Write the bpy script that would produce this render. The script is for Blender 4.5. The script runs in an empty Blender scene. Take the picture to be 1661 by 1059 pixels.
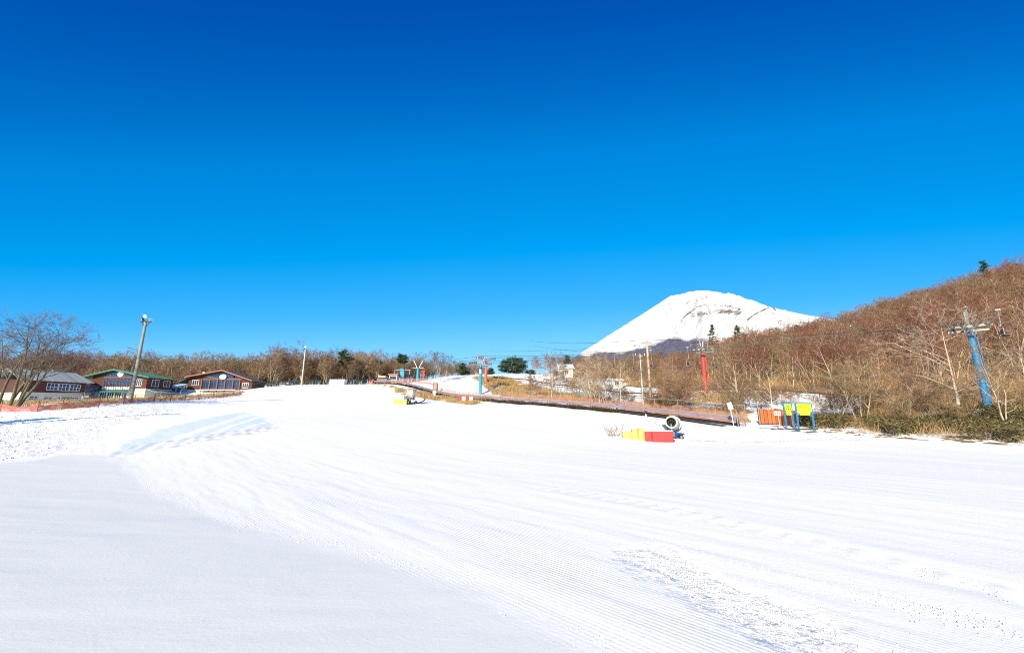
import bpy, math, random
import numpy as np
from mathutils import Vector, Matrix

# ------------------------------------------------------------------ camera, sky, sun
SC = bpy.context.scene
COL = SC.collection
FPX, CX, CY = 646.0, 830.5, 529.5           # photograph's focal length and centre, px
PITCH = math.radians(12.1)
CAMZ = 2.0
cam = bpy.data.cameras.new('camera')
cam.sensor_width = 36.0
cam.lens = 36.0 * FPX / 1661.0
cam.clip_start, cam.clip_end = 0.05, 40000
camo = bpy.data.objects.new('camera', cam)
camo.location = (0, 0, CAMZ)
camo.rotation_euler = (math.pi / 2 + PITCH, 0, 0)
COL.objects.link(camo)
SC.camera = camo

SUN_EL = math.radians(27)
SUN_ROT = math.radians(206.8)               # behind and to the left of the camera
world = bpy.data.worlds.new('World')
SC.world = world
world.use_nodes = True
nt = world.node_tree
nt.nodes.clear()
wo = nt.nodes.new('ShaderNodeOutputWorld')
bg = nt.nodes.new('ShaderNodeBackground')
bg.inputs['Strength'].default_value = 0.10
sky = nt.nodes.new('ShaderNodeTexSky')
sky.sky_type = 'NISHITA'
sky.sun_disc = False
sky.sun_elevation = SUN_EL
sky.sun_rotation = SUN_ROT
sky.altitude = 900
sky.air_density = 1.0
sky.dust_density = 0.2
sky.ozone_density = 2.2
def vscale(src, k):
    n = nt.nodes.new('ShaderNodeVectorMath'); n.operation = 'SCALE'; n.inputs['Scale'].default_value = k
    nt.links.new(src, n.inputs[0]); return n.outputs[0]
cv = nt.nodes.new('ShaderNodeRGBCurve')     # the photograph's deep, saturated rendering of the sky
cv.mapping.use_clip = False
cv.mapping.extend = 'EXTRAPOLATED'
SKYCURVE = (((0, -.004), (.135, -.001), (.2225, .045), (.32, .135), (.66, .38), (1.25, .85)),
            ((0, .01), (.099, .060), (.147, .172), (.235, .262), (.375, .358), (.51, .465), (.886, .68), (1.25, .95)),
            ((0, .10), (.190, .315), (.275, .520), (.417, .662), (.607, .75), (.74, .80), (.93, .88), (1.25, 1.05)))
for c, pts in zip(cv.mapping.curves, SKYCURVE):
    while len(c.points) < len(pts): c.points.new(.5, .5)
    for q, (a, b) in zip(c.points, pts):
        q.location = (a * .8, b * .8); q.handle_type = 'VECTOR'
cv.mapping.update()
gn_ = nt.nodes.new('ShaderNodeTexCoord')
sq = nt.nodes.new('ShaderNodeVectorMath'); sq.operation = 'MULTIPLY'; sq.inputs[1].default_value = (.4, 1, 1)   # evens out the change of blue with the compass
nm = nt.nodes.new('ShaderNodeVectorMath'); nm.operation = 'NORMALIZE'
nt.links.new(gn_.outputs['Generated'], sq.inputs[0]); nt.links.new(sq.outputs[0], nm.inputs[0])
nt.links.new(nm.outputs[0], sky.inputs['Vector'])
nt.links.new(vscale(sky.outputs[0], .08), cv.inputs['Color'])
nt.links.new(vscale(cv.outputs[0], 12.5), bg.inputs['Color'])
nt.links.new(bg.outputs[0], wo.inputs['Surface'])

sl = bpy.data.lights.new('sun', 'SUN')
sl.energy = 5.0
sl.angle = math.radians(0.5)
sl.color = (1.0, 0.86, 0.57)
so = bpy.data.objects.new('sun', sl)
sdir = Vector((math.sin(SUN_ROT) * math.cos(SUN_EL), math.cos(SUN_ROT) * math.cos(SUN_EL), math.sin(SUN_EL)))
so.rotation_euler = (-sdir).to_track_quat('-Z', 'Y').to_euler()
so.location = (0, 0, 60)
COL.objects.link(so)
SC.view_settings.view_transform = 'Standard'
SC.view_settings.look = 'None'
SC.view_settings.exposure = 0.5
SC.view_settings.gamma = 1.0
SC.cycles.use_denoising = False
SC.cycles.filter_width = 1.0

# ------------------------------------------------------------------ helpers
def W(px, py, d):
    """world point seen at photograph pixel (px,py) at ground distance d in front of the camera"""
    u, v = (px - CX) / FPX, -(py - CY) / FPX
    y = math.cos(PITCH) - v * math.sin(PITCH)
    z = math.sin(PITCH) + v * math.cos(PITCH)
    k = d / y
    return Vector((u * k, d, CAMZ + z * k))

def Wz0(px, py, z=0.0):
    u, v = (px - CX) / FPX, -(py - CY) / FPX
    y = math.cos(PITCH) - v * math.sin(PITCH)
    zz = math.sin(PITCH) + v * math.cos(PITCH)
    k = (z - CAMZ) / zz
    return (u * k, y * k)

def tag(o, label=None, cat=None, group=None, kind=None):
    if label: o['label'] = label
    if cat: o['category'] = cat
    if group: o['group'] = group
    if kind: o['kind'] = kind
    return o

def empty(name, loc, rz=0.0, label=None, cat=None, group=None):
    o = bpy.data.objects.new(name, None)
    o.empty_display_size = 0.3
    o.location = loc
    o.rotation_euler = (0, 0, rz)
    COL.objects.link(o)
    return tag(o, label, cat, group)

def mesh_np(name, V, F, mats, smooth=False, fmat=None):
    """V (n,3) array, F list of (m,k) int arrays"""
    V = np.asarray(V, dtype=np.float32)
    me = bpy.data.meshes.new(name)
    me.vertices.add(len(V))
    me.vertices.foreach_set('co', V.ravel())
    loops = np.concatenate([f.ravel() for f in F]).astype(np.int32)
    tot = np.concatenate([np.full(len(f), f.shape[1], np.int32) for f in F])
    start = np.concatenate([[0], np.cumsum(tot)[:-1]]).astype(np.int32)
    me.loops.add(len(loops))
    me.loops.foreach_set('vertex_index', loops)
    me.polygons.add(len(tot))
    me.polygons.foreach_set('loop_start', start)
    me.polygons.foreach_set('loop_total', tot)
    if fmat is not None:
        me.polygons.foreach_set('material_index', np.asarray(fmat, dtype=np.int32))
    if smooth:
        me.polygons.foreach_set('use_smooth', np.ones(len(tot), dtype=bool))
    for m in (mats if isinstance(mats, (list, tuple)) else [mats]):
        me.materials.append(m)
    me.update(calc_edges=True)
    return me

def link_mesh(name, me, parent=None, loc=None, rz=0.0, scale=None):
    o = bpy.data.objects.new(name, me)
    COL.objects.link(o)
    if parent is not None: o.parent = parent
    if loc is not None: o.location = loc
    if rz: o.rotation_euler = (0, 0, rz)
    if scale is not None:
        o.scale = (scale, scale, scale) if not isinstance(scale, (tuple, list)) else scale
    return o

def copy_tree(o, parent=None):
    c = o.copy()
    COL.objects.link(c)
    if parent is not None: c.parent = parent
    for ch in list(o.children):
        copy_tree(ch, c)
    return c

class MB:
    def __init__(s):
        s.v, s.f, s.m, s.cur = [], [], [], 0
    def add(s, vs, fs):
        b = len(s.v)
        s.v += [tuple(v) for v in vs]
        for f in fs:
            s.f.append(tuple(i + b for i in f)); s.m.append(s.cur)
        return s
    def box(s, c, d, rz=0.0, ry=0.0):
        M = Matrix.Rotation(rz, 3, 'Z') @ Matrix.Rotation(ry, 3, 'Y')
        c = Vector(c)
        vs = [c + M @ Vector((sx * d[0] / 2, sy * d[1] / 2, sz * d[2] / 2)) for sx in (-1, 1) for sy in (-1, 1) for sz in (-1, 1)]
        return s.add(vs, [(0, 1, 3, 2), (4, 6, 7, 5), (0, 4, 5, 1), (2, 3, 7, 6), (0, 2, 6, 4), (1, 5, 7, 3)])
    def beam(s, p0, p1, w, h):
        p0, p1 = Vector(p0), Vector(p1)
        a = (p1 - p0).normalized()
        up = Vector((0, 0, 1)) if abs(a.z) < 0.95 else Vector((0, 1, 0))
        x = a.cross(up).normalized(); z = x.cross(a).normalized()
        vs = [p + x * sx * w / 2 + z * sz * h / 2 for p in (p0, p1) for sx in (-1, 1) for sz in (-1, 1)]
        return s.add(vs, [(0, 1, 3, 2), (4, 6, 7, 5), (0, 4, 5, 1), (2, 3, 7, 6), (0, 2, 6, 4), (1, 5, 7, 3)])
    def cyl(s, p0, p1, r0, r1=None, n=10, cap=True):
        r1 = r0 if r1 is None else r1
        p0, p1 = Vector(p0), Vector(p1)
        a = (p1 - p0).normalized()
        up = Vector((0, 0, 1)) if abs(a.z) < 0.95 else Vector((1, 0, 0))
        x = a.cross(up).normalized(); y = a.cross(x).normalized()
        vs = []
        for p, r in ((p0, r0), (p1, r1)):
            for i in range(n):
                t = 2 * math.pi * i / n
                vs.append(p + x * math.cos(t) * r + y * math.sin(t) * r)
        fs = [(i, (i + 1) % n, n + (i + 1) % n, n + i) for i in range(n)]
        if cap: fs += [tuple(range(n))[::-1], tuple(range(n, 2 * n))]
        return s.add(vs, fs)
    def tube(s, pts, r, n=6):
        for a, b in zip(pts[:-1], pts[1:]):
            s.cyl(a, b, r, r, n, True)
        return s
    def prism(s, poly, y0, y1):
        """poly in (x,z), extruded along y"""
        n = len(poly)
        vs = [(x, y0, z) for x, z in poly] + [(x, y1, z) for x, z in poly]
        fs = [tuple(range(n)), tuple(range(n, 2 * n))[::-1]] + [(i, n + i, n + (i + 1) % n, (i + 1) % n) for i in range(n)]
        return s.add(vs, fs)
    def slab(s, pts, t):
        """quad pts thickened downwards by t along its normal"""
        pts = [Vector(p) for p in pts]
        nrm = (pts[1] - pts[0]).cross(pts[2] - pts[0]).normalized()
        if nrm.z < 0: nrm = -nrm
        k = len(pts)
        vs = pts + [p - nrm * t for p in pts]
        return s.add(vs, [tuple(range(k)), tuple(range(k, 2 * k))[::-1]] + [(i, k + i, k + (i + 1) % k, (i + 1) % k) for i in range(k)])
    def ell(s, c, r, nu=12, nv=8):
        vs, fs = [], []
        for j in range(nv + 1):
            ph = math.pi * j / nv
            for i in range(nu):
                t = 2 * math.pi * i / nu
                vs.append((c[0] + r[0] * math.sin(ph) * math.cos(t), c[1] + r[1] * math.sin(ph) * math.sin(t), c[2] + r[2] * math.cos(ph)))
        for j in range(nv):
            for i in range(nu):
                fs.append((j * nu + i, j * nu + (i + 1) % nu, (j + 1) * nu + (i + 1) % nu, (j + 1) * nu + i))
        return s.add(vs, fs)
    def ring(s, c, axis, prof, n=24):
        """revolve prof [(along,r)...] about axis through c"""
        a = Vector(axis).normalized(); c = Vector(c)
        up = Vector((0, 0, 1)) if abs(a.z) < 0.95 else Vector((1, 0, 0))
        x = a.cross(up).normalized(); y = a.cross(x).normalized()
        k = len(prof)
        vs = [c + a * h + (x * math.cos(2 * math.pi * i / n) + y * math.sin(2 * math.pi * i / n)) * r for i in range(n) for h, r in prof]
        fs = []
        for i in range(n):
            for j in range(k - 1):
                fs.append((i * k + j, ((i + 1) % n) * k + j, ((i + 1) % n) * k + j + 1, i * k + j + 1))
        return s.add(vs, fs)
    def build(s, name, mats, parent=None, loc=None, rz=0.0, smooth=False):
        me = bpy.data.meshes.new(name)
        me.from_pydata(s.v, [], s.f)
        for m in (mats if isinstance(mats, (list, tuple)) else [mats]): me.materials.append(m)
        if any(s.m): me.polygons.foreach_set('material_index', s.m)
        if smooth:
            me.polygons.foreach_set('use_smooth', [True] * len(me.polygons))
            me.set_sharp_from_angle(angle=math.radians(40))
        me.update()
        return link_mesh(name, me, parent, loc, rz)

# ------------------------------------------------------------------ materials
def base_mat(name):
    m = bpy.data.materials.new(name); m.use_nodes = True
    n = m.node_tree.nodes; b = n['Principled BSDF']
    return m, m.node_tree, b

def mat(name, c1, c2=None, scale=3.0, rough=0.7, bump=0.0, metal=0.0, stretch=(1, 1, 1), island=False, spec=0.5):
    m, t, b = base_mat(name)
    b.inputs['Roughness'].default_value = rough
    b.inputs['Metallic'].default_value = metal
    b.inputs['Specular IOR Level'].default_value = spec
    c1 = tuple(c1) + (1,)
    if c2 is None:
        c2 = tuple(min(1, c * 0.78) for c in c1[:3])
    c2 = tuple(c2) + (1,)
    tc = t.nodes.new('ShaderNodeTexCoord'); mp = t.nodes.new('ShaderNodeMapping')
    mp.inputs['Scale'].default_value = stretch
    t.links.new(tc.outputs['Object'], mp.inputs[0])
    nz = t.nodes.new('ShaderNodeTexNoise'); nz.inputs['Scale'].default_value = scale
    nz.inputs['Detail'].default_value = 5
    t.links.new(mp.outputs[0], nz.inputs['Vector'])
    rp = t.nodes.new('ShaderNodeValToRGB')
    rp.color_ramp.elements[0].position = 0.32; rp.color_ramp.elements[1].position = 0.68
    rp.color_ramp.elements[0].color = c1; rp.color_ramp.elements[1].color = c2
    if island:
        g = t.nodes.new('ShaderNodeNewGeometry')
        t.links.new(g.outputs['Random Per Island'], rp.inputs[0])
        rp.color_ramp.elements[0].position = 0.0; rp.color_ramp.elements[1].position = 1.0
    else:
        t.links.new(nz.outputs['Fac'], rp.inputs[0])
    t.links.new(rp.outputs[0], b.inputs['Base Color'])
    if bump:
        bm = t.nodes.new('ShaderNodeBump'); bm.inputs['Strength'].default_value = bump
        bm.inputs['Distance'].default_value = 0.03
        t.links.new(nz.outputs['Fac'], bm.inputs['Height']); t.links.new(bm.outputs[0], b.inputs['Normal'])
    return m

def bark_mat(name, c1, c2, tint=0.25, rand=True):
    """bark whose tone differs a little from tree to tree"""
    m = mat(name, c1, c2, scale=2.5, rough=0.9, stretch=(1, 1, 0.4))
    t = m.node_tree; b = t.nodes['Principled BSDF']
    src = b.inputs['Base Color'].links[0].from_socket
    oi = t.nodes.new('ShaderNodeObjectInfo')
    h = t.nodes.new('ShaderNodeHueSaturation')
    mr = t.nodes.new('ShaderNodeMapRange'); mr.inputs['To Min'].default_value = 1 - tint; mr.inputs['To Max'].default_value = 1 + tint
    mr2 = t.nodes.new('ShaderNodeMapRange'); mr2.inputs['To Min'].default_value = 0.478; mr2.inputs['To Max'].default_value = 0.515
    ad = t.nodes.new('ShaderNodeMath'); ad.operation = 'MULTIPLY'; ad.inputs[1].default_value = 7.13
    fr = t.nodes.new('ShaderNodeMath'); fr.operation = 'FRACT'
    t.links.new(oi.outputs['Random'], mr.inputs['Value']); t.links.new(oi.outputs['Random'], ad.inputs[0])
    t.links.new(ad.outputs[0], fr.inputs[0]); t.links.new(fr.outputs[0], mr2.inputs['Value'])
    t.links.new(src, h.inputs['Color']); t.links.new(mr.outputs[0], h.inputs['Value']); t.links.new(mr2.outputs[0], h.inputs['Hue'])
    t.links.new(h.outputs[0], b.inputs['Base Color'])
    return m

def plank_mat(name, c1, c2, axis_scale, gap=0.12):
    """boards: colour differs board to board with a darker joint; axis_scale = (x,y,z) boards per metre"""
    m = mat(name, c1, c2, scale=4, rough=0.75)
    t = m.node_tree; b = t.nodes['Principled BSDF']
    src = b.inputs['Base Color'].links[0].from_socket
    tc = t.nodes.new('ShaderNodeTexCoord'); mp = t.nodes.new('ShaderNodeMapping'); mp.inputs['Scale'].default_value = axis_scale
    t.links.new(tc.outputs['Object'], mp.inputs[0])
    sp = t.nodes.new('ShaderNodeSeparateXYZ'); t.links.new(mp.outputs[0], sp.inputs[0])
    a = t.nodes.new('ShaderNodeMath'); a.operation = 'ADD'
    a2 = t.nodes.new('ShaderNodeMath'); a2.operation = 'ADD'
    t.links.new(sp.outputs[0], a.inputs[0]); t.links.new(sp.outputs[1], a.inputs[1])
    t.links.new(a.outputs[0], a2.inputs[0]); t.links.new(sp.outputs[2], a2.inputs[1])
    fr = t.nodes.new('ShaderNodeMath'); fr.operation = 'FRACT'; t.links.new(a2.outputs[0], fr.inputs[0])
    lt = t.nodes.new('ShaderNodeMath'); lt.operation = 'LESS_THAN'; lt.inputs[1].default_value = gap
    t.links.new(fr.outputs[0], lt.inputs[0])
    fl = t.nodes.new('ShaderNodeMath'); fl.operation = 'FLOOR'; t.links.new(a2.outputs[0], fl.inputs[0])
    wn = t.nodes.new('ShaderNodeTexWhiteNoise'); wn.noise_dimensions = '1D'; t.links.new(fl.outputs[0], wn.inputs['W'])
    mr = t.nodes.new('ShaderNodeMapRange'); mr.inputs['To Min'].default_value = 0.75; mr.inputs['To Max'].default_value = 1.2
    t.links.new(wn.outputs['Value'], mr.inputs['Value'])
    mx = t.nodes.new('ShaderNodeVectorMath'); mx.operation = 'SCALE'
    t.links.new(src, mx.inputs[0]); t.links.new(mr.outputs[0], mx.inputs['Scale'])
    mix = t.nodes.new('ShaderNodeMix'); mix.data_type = 'RGBA'
    mix.inputs['B'].default_value = tuple(c * 0.35 for c in c1) + (1,)
    t.links.new(lt.outputs[0], mix.inputs['Factor']); t.links.new(mx.outputs[0], mix.inputs['A'])
    t.links.new(mix.outputs['Result'], b.inputs['Base Color'])
    return m

def net_mat(name, c1, c2, cover, cell):
    """plastic net: cords with holes between them, thicker where it bunches"""
    m = mat(name, c1, c2, scale=0.9, rough=0.6)
    t = m.node_tree; b = t.nodes['Principled BSDF']; out = t.nodes['Material Output']
    tr = t.nodes.new('ShaderNodeBsdfTransparent'); mx = t.nodes.new('ShaderNodeMixShader')
    tc = t.nodes.new('ShaderNodeTexCoord'); nz = t.nodes.new('ShaderNodeTexNoise')
    nz.inputs['Scale'].default_value = 1 / cell; nz.inputs['Detail'].default_value = 2
    mr = t.nodes.new('ShaderNodeMapRange'); mr.inputs['From Min'].default_value = 0.35; mr.inputs['From Max'].default_value = 0.65
    mr.inputs['To Min'].default_value = max(0, cover - 0.3); mr.inputs['To Max'].default_value = min(1, cover + 0.3)
    t.links.new(tc.outputs['Object'], nz.inputs['Vector']); t.links.new(nz.outputs['Fac'], mr.inputs['Value'])
    t.links.new(mr.outputs[0], mx.inputs[0]); t.links.new(tr.outputs[0], mx.inputs[1]); t.links.new(b.outputs[0], mx.inputs[2])
    t.links.new(mx.outputs[0], out.inputs['Surface'])
    return m

M = {}
M['concrete_pole'] = mat('concrete_pole', (0.36, 0.34, 0.27), (0.26, 0.25, 0.19), 1.5, 0.85, 0.2)
M['steel_pole'] = mat('steel_pole', (0.62, 0.62, 0.60), (0.5, 0.5, 0.48), 2, 0.5)
M['galv'] = mat('galvanised_steel', (0.34, 0.36, 0.38), (0.25, 0.27, 0.29), 5, 0.5, metal=0.3)
M['dark_steel'] = mat('dark_steel', (0.06, 0.06, 0.062), (0.10, 0.10, 0.10), 5, 0.8, spec=0.1)
M['black'] = mat('black_rubber', (0.02, 0.02, 0.022), (0.035, 0.035, 0.035), 4, 0.8, spec=0.1)
M['white'] = mat('white_paint', (0.78, 0.78, 0.77), (0.68, 0.68, 0.67), 2, 0.5)
M['gun_white'] = mat('worn_white_paint', (0.62, 0.61, 0.58), (0.42, 0.41, 0.39), 3.5, 0.6, 0.1)
M['lamp_white'] = mat('lamp_glass', (0.62, 0.64, 0.66), (0.45, 0.47, 0.5), 4, 0.2)
M['cream_wall'] = mat('cream_render', (0.60, 0.57, 0.48), (0.54, 0.51, 0.42), 0.7, 0.9, 0.0)
M['brown_boards'] = plank_mat('red_brown_boards', (0.105, 0.029, 0.018), (0.075, 0.021, 0.014), (0, 0, 4.5))
M['brown_trim'] = mat('red_brown_trim', (0.17, 0.05, 0.03), (0.13, 0.04, 0.022), 3, 0.7)
M['brown_orange'] = mat('orange_brown_beam', (0.25, 0.09, 0.045), (0.19, 0.068, 0.035), 3, 0.7)
M['green_roof'] = plank_mat('green_metal_roof', (0.10, 0.27, 0.16), (0.075, 0.21, 0.125), (0, 2.2, 0), 0.1)
M['grey_roof'] = plank_mat('grey_metal_roof', (0.42, 0.45, 0.45), (0.31, 0.34, 0.34), (1.6, 0, 0), 0.1)
M['dark_roof'] = plank_mat('dark_grey_roof', (0.11, 0.115, 0.12), (0.08, 0.085, 0.09), (2, 0, 0), 0.1)
M['orange_roof'] = mat('orange_brown_roof', (0.36, 0.13, 0.07), (0.28, 0.1, 0.055), 2, 0.6)
M['glass'] = mat('window_glass', (0.02, 0.045, 0.085), (0.035, 0.06, 0.09), 0.7, 0.06, spec=0.9)
M['blue_glass'] = mat('sky_reflecting_glass', (0.008, 0.035, 0.11), (0.012, 0.06, 0.17), 1.6, 0.08, spec=0.6)
M['yellow'] = mat('yellow_vinyl', (0.66, 0.54, 0.17), (0.50, 0.39, 0.13), 2.6, 0.6, 0.3)
M['sign_yellow'] = mat('sign_yellow', (0.80, 0.74, 0.02), (0.72, 0.66, 0.02), 3, 0.45)
M['dull_yellow'] = mat('weathered_yellow_vinyl', (0.58, 0.45, 0.16), (0.46, 0.34, 0.12), 2.5, 0.6, 0.2)
M['red_mat'] = mat('red_vinyl', (0.56, 0.055, 0.06), (0.42, 0.04, 0.045), 2.6, 0.6, 0.3)
M['red_paint'] = mat('red_paint', (0.62, 0.06, 0.045), (0.48, 0.05, 0.04), 1.5, 0.45)
M['orange_paint'] = mat('faded_red_orange_paint', (0.66, 0.16, 0.09), (0.54, 0.12, 0.07), 1.5, 0.5)
M['orange_board'] = plank_mat('orange_brown_fence_boards', (0.47, 0.13, 0.04), (0.38, 0.10, 0.03), (7, 7, 0), 0.2)
M['cyan_paint'] = mat('cyan_blue_paint', (0.015, 0.36, 0.58), (0.01, 0.28, 0.48), 1.5, 0.45)
M['blue_pad'] = mat('blue_pad', (0.008, 0.26, 0.56), (0.006, 0.17, 0.42), 1.2, 0.55, 0.3)
M['sign_blue'] = mat('sign_post_blue', (0.02, 0.25, 0.50), (0.015, 0.2, 0.42), 3, 0.45)
M['teal'] = mat('teal_green_paint', (0.01, 0.20, 0.16), (0.012, 0.15, 0.13), 4, 0.5)
M['slate_blue'] = mat('slate_blue_cover', (0.10, 0.16, 0.26), (0.07, 0.12, 0.2), 3, 0.6, 0.3)
M['tarp'] = mat('pale_tarp', (0.66, 0.70, 0.70), (0.5, 0.57, 0.57), 4, 0.6, 0.5)
M['mauve'] = mat('mauve_conveyor_cover', (0.27, 0.20, 0.24), (0.19, 0.14, 0.17), 1.2, 0.6)
M['pale_blue_roof'] = mat('pale_blue_roof', (0.42, 0.63, 0.74), (0.36, 0.57, 0.68), 1, 0.4)
M['net_red'] = net_mat('red_plastic_net', (0.60, 0.06, 0.08), (0.62, 0.20, 0.09), 0.62, 0.5)
M['net_pink'] = net_mat('faded_pink_net', (0.50, 0.20, 0.17), (0.40, 0.20, 0.14), 0.5, 0.35)
M['green_rope'] = mat('dark_green_steel_rope', (0.03, 0.12, 0.12), (0.03, 0.10, 0.10), 4, 0.5)
M['rope_brown'] = mat('brown_steel_rope', (0.09, 0.045, 0.035), (0.06, 0.035, 0.03), 4, 0.5)
M['car_silver'] = mat('silver_car_paint', (0.42, 0.50, 0.56), (0.40, 0.48, 0.54), 1, 0.25, metal=0.3)
M['log'] = mat('dark_wood', (0.075, 0.06, 0.05), (0.05, 0.04, 0.035), 4, 0.9, 0.2)
M['beige'] = mat('beige_paint', (0.60, 0.50, 0.33), (0.52, 0.43, 0.28), 2, 0.6)
M['pink_mark'] = mat('faded_pink_paint', (0.65, 0.28, 0.22), (0.6, 0.25, 0.2), 2, 0.6)
M['mark_green'] = mat('green_mark', (0.13, 0.40, 0.05), None, 4, 0.5)
M['mark_orange'] = mat('ochre_mark', (0.42, 0.28, 0.03), None, 4, 0.5)
M['mark_red'] = mat('red_mark', (0.6, 0.08, 0.05), None, 4, 0.5)
M['mark_blue'] = mat('blue_mark', (0.04, 0.15, 0.45), None, 4, 0.5)
M['snow_block'] = mat('packed_snow', (0.86, 0.87, 0.88), (0.80, 0.81, 0.82), 2, 0.8, 0.4)

M['bark'] = bark_mat('brown_bark', (0.36, 0.29, 0.22), (0.50, 0.42, 0.33), 0.35)
M['twig'] = bark_mat('brown_twigs', (0.32, 0.21, 0.118), (0.25, 0.16, 0.09), 0.3)
M['twig_red'] = bark_mat('red_brown_twigs', (0.275, 0.12, 0.065), (0.205, 0.088, 0.05), 0.3)
M['pale_bark'] = bark_mat('pale_tan_bark', (0.58, 0.50, 0.38), (0.40, 0.32, 0.23), 0.1)
M['dark_bark'] = bark_mat('dark_olive_bark', (0.11, 0.09, 0.06), (0.21, 0.17, 0.10), 0.1)
M['dark_twig'] = bark_mat('mauve_brown_twigs', (0.20, 0.155, 0.145), (0.14, 0.11, 0.10), 0.1)
M['needles'] = mat('evergreen_needles', (0.018, 0.045, 0.022), (0.05, 0.08, 0.035), rough=0.7, island=True)
M['sasa'] = mat('bamboo_grass_leaves', (0.035, 0.04, 0.01), (0.22, 0.17, 0.07), rough=0.6, island=True)
M['dry'] = mat('dry_grass_blades', (0.36, 0.22, 0.09), (0.52, 0.38, 0.19), rough=0.85, island=True)
M['brush'] = mat('dry_brush_twigs', (0.33, 0.20, 0.095), (0.46, 0.32, 0.17), rough=0.9, island=True)

# ------------------------------------------------------------------ terrain
_lat = {}
def vnoise(x, y, seed=0):
    n = 256
    if seed not in _lat:
        _lat[seed] = np.random.default_rng(seed + 11).random((n, n))
    L = _lat[seed]
    xi, yi = np.floor(x).astype(int), np.floor(y).astype(int)
    fx, fy = x - xi, y - yi
    fx = fx * fx * (3 - 2 * fx); fy = fy * fy * (3 - 2 * fy)
    a = L[xi % n, yi % n]; b = L[(xi + 1) % n, yi % n]; c = L[xi % n, (yi + 1) % n]; d = L[(xi + 1) % n, (yi + 1) % n]
    return (a * (1 - fx) + b * fx) * (1 - fy) + (c * (1 - fx) + d * fx) * fy - 0.5
def fbm(x, y, seed=0, oct=4):
    s, a = 0, 1.0
    for i in range(oct):
        s = s + a * vnoise(x * 2 ** i + 17.3 * i, y * 2 ** i - 9.1 * i, seed + i); a *= 0.5
    return s

A = [  # ground points: photograph px, py, distance
    # groomed piste
    (830, 800, 10.7), (1400, 800, 10.3), (1661, 850, 7.8), (600, 800, 10.9), (600, 700, 28), (830, 700, 28), (1000, 730, 21),
    (830, 662, 55), (700, 650, 68), (600, 640, 80), (500, 645, 70), (450, 660, 52), (400, 690, 30), (300, 735, 18.5), (640, 655, 62),
    (430, 628, 97), (550, 624, 100), (610, 623, 104), (490, 624, 96), (1250, 735, 19.5), (1500, 745, 18), (1661, 750, 17.5), (1200, 718, 25),
    # left
    (0, 745, 17), (0, 700, 29), (100, 690, 32), (200, 680, 36), (300, 668, 45), (0, 668, 38), (100, 665, 40), (200, 655, 46), (300, 650, 56),
    (390, 641, 72), (430, 634, 85), (-300, 700, 28), (-300, 668, 36),
    (40, 657, 76), (137, 655, 84), (205, 649, 88), (265, 646, 92), (285, 637, 96), (350, 636, 98), (410, 632, 100), (212, 652, 48),
    # conveyor and what is behind it
    (700, 640, 78), (860, 657, 55), (1000, 670, 43), (1100, 682, 37), (1190, 694, 33), (760, 636, 82), (860, 648, 62), (1000, 664, 47), (1100, 672, 42),
    (1075, 712, 26), (1010, 708, 27), (1200, 692, 31), (1300, 694, 32), (1130, 694, 31), (1320, 700, 31),
    (778, 640, 80), (790, 616, 92), (860, 607, 108), (730, 610, 104), (660, 622, 108), (930, 613, 112), (960, 634, 78), (1000, 628, 92),
    (1050, 645, 66), (1143, 639, 60), (1250, 640, 58), (1400, 652, 48), (1050, 660, 50), (1150, 662, 46), (1250, 668, 42),
    # right bank and hill
    (1330, 697, 31.5), (1450, 708, 28), (1661, 721, 24), (1900, 735, 22), (1605, 662, 33), (1500, 665, 36), (1661, 668, 32), (1400, 668, 38),
    (1500, 690, 31), (1600, 698, 28),
    (1500, 632, 50), (1605, 620, 46), (1750, 620, 40), (1330, 622, 70), (1143, 622, 74), (1400, 590, 84), (1600, 570, 68), (1800, 560, 60),
    (1330, 556, 150), (1661, 455, 130), (1500, 506, 140), (1200, 583, 145), (1050, 596, 155), (960, 604, 160), (1900, 440, 110), (1600, 520, 95),
    # behind the crest
    (550, 632, 150), (300, 634, 150), (100, 634, 150), (-150, 640, 140), (700, 618, 150), (830, 608, 170), (550, 640, 240), (200, 640, 240),
]
CTRL = [tuple(W(*a)) for a in A]
CTRL += [(0, 0, 0.0), (0, 5, 0), (-4, 6, 0), (5, 4, 0), (-12, 3, 0), (14, 3, 0.1), (0, -12, 0), (-20, -12, 0), (20, -12, .3), (-40, 0, .8), (40, 5, 1.0),
         (-60, 20, 2), (-95, 55, 4), (70, 10, 6), (-110, 130, 8), (260, 120, 66), (200, 60, 38), (120, 20, 16),
         (120, 300, 30), (240, 330, 30), (20, 320, 10), (-150, 350, 4), (-300, 150, 4)]
for k in range(16):
    t = 2 * math.pi * k / 16
    CTRL += [(1500 * math.cos(t), 1500 * math.sin(t), -8), (14000 * math.cos(t), 14000 * math.sin(t), -60)]
CT = np.array(CTRL)
RC = 2.5
def _phi(d2): return np.sqrt(d2 + RC * RC)
_D = _phi(((CT[:, None, :2] - CT[None, :, :2]) ** 2).sum(-1))
_Wt = np.linalg.solve(_D + np.eye(len(CT)) * -0.15, CT[:, 2])
def on_snow(px, py):
    z = 0.0
    for _ in range(6):
        x, y = Wz0(px, py, z)
        z = float(_phi((x - CT[:, 0]) ** 2 + (y - CT[:, 1]) ** 2) @ _Wt)
    return (x, y)
BND = np.array([on_snow(*p) for p in [(0, 748), (100, 735), (185, 738), (260, 800), (400, 850), (600, 895), (800, 960), (1010, 1059)]] + [(4.0, 1.2), (8, -2.5)])
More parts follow.
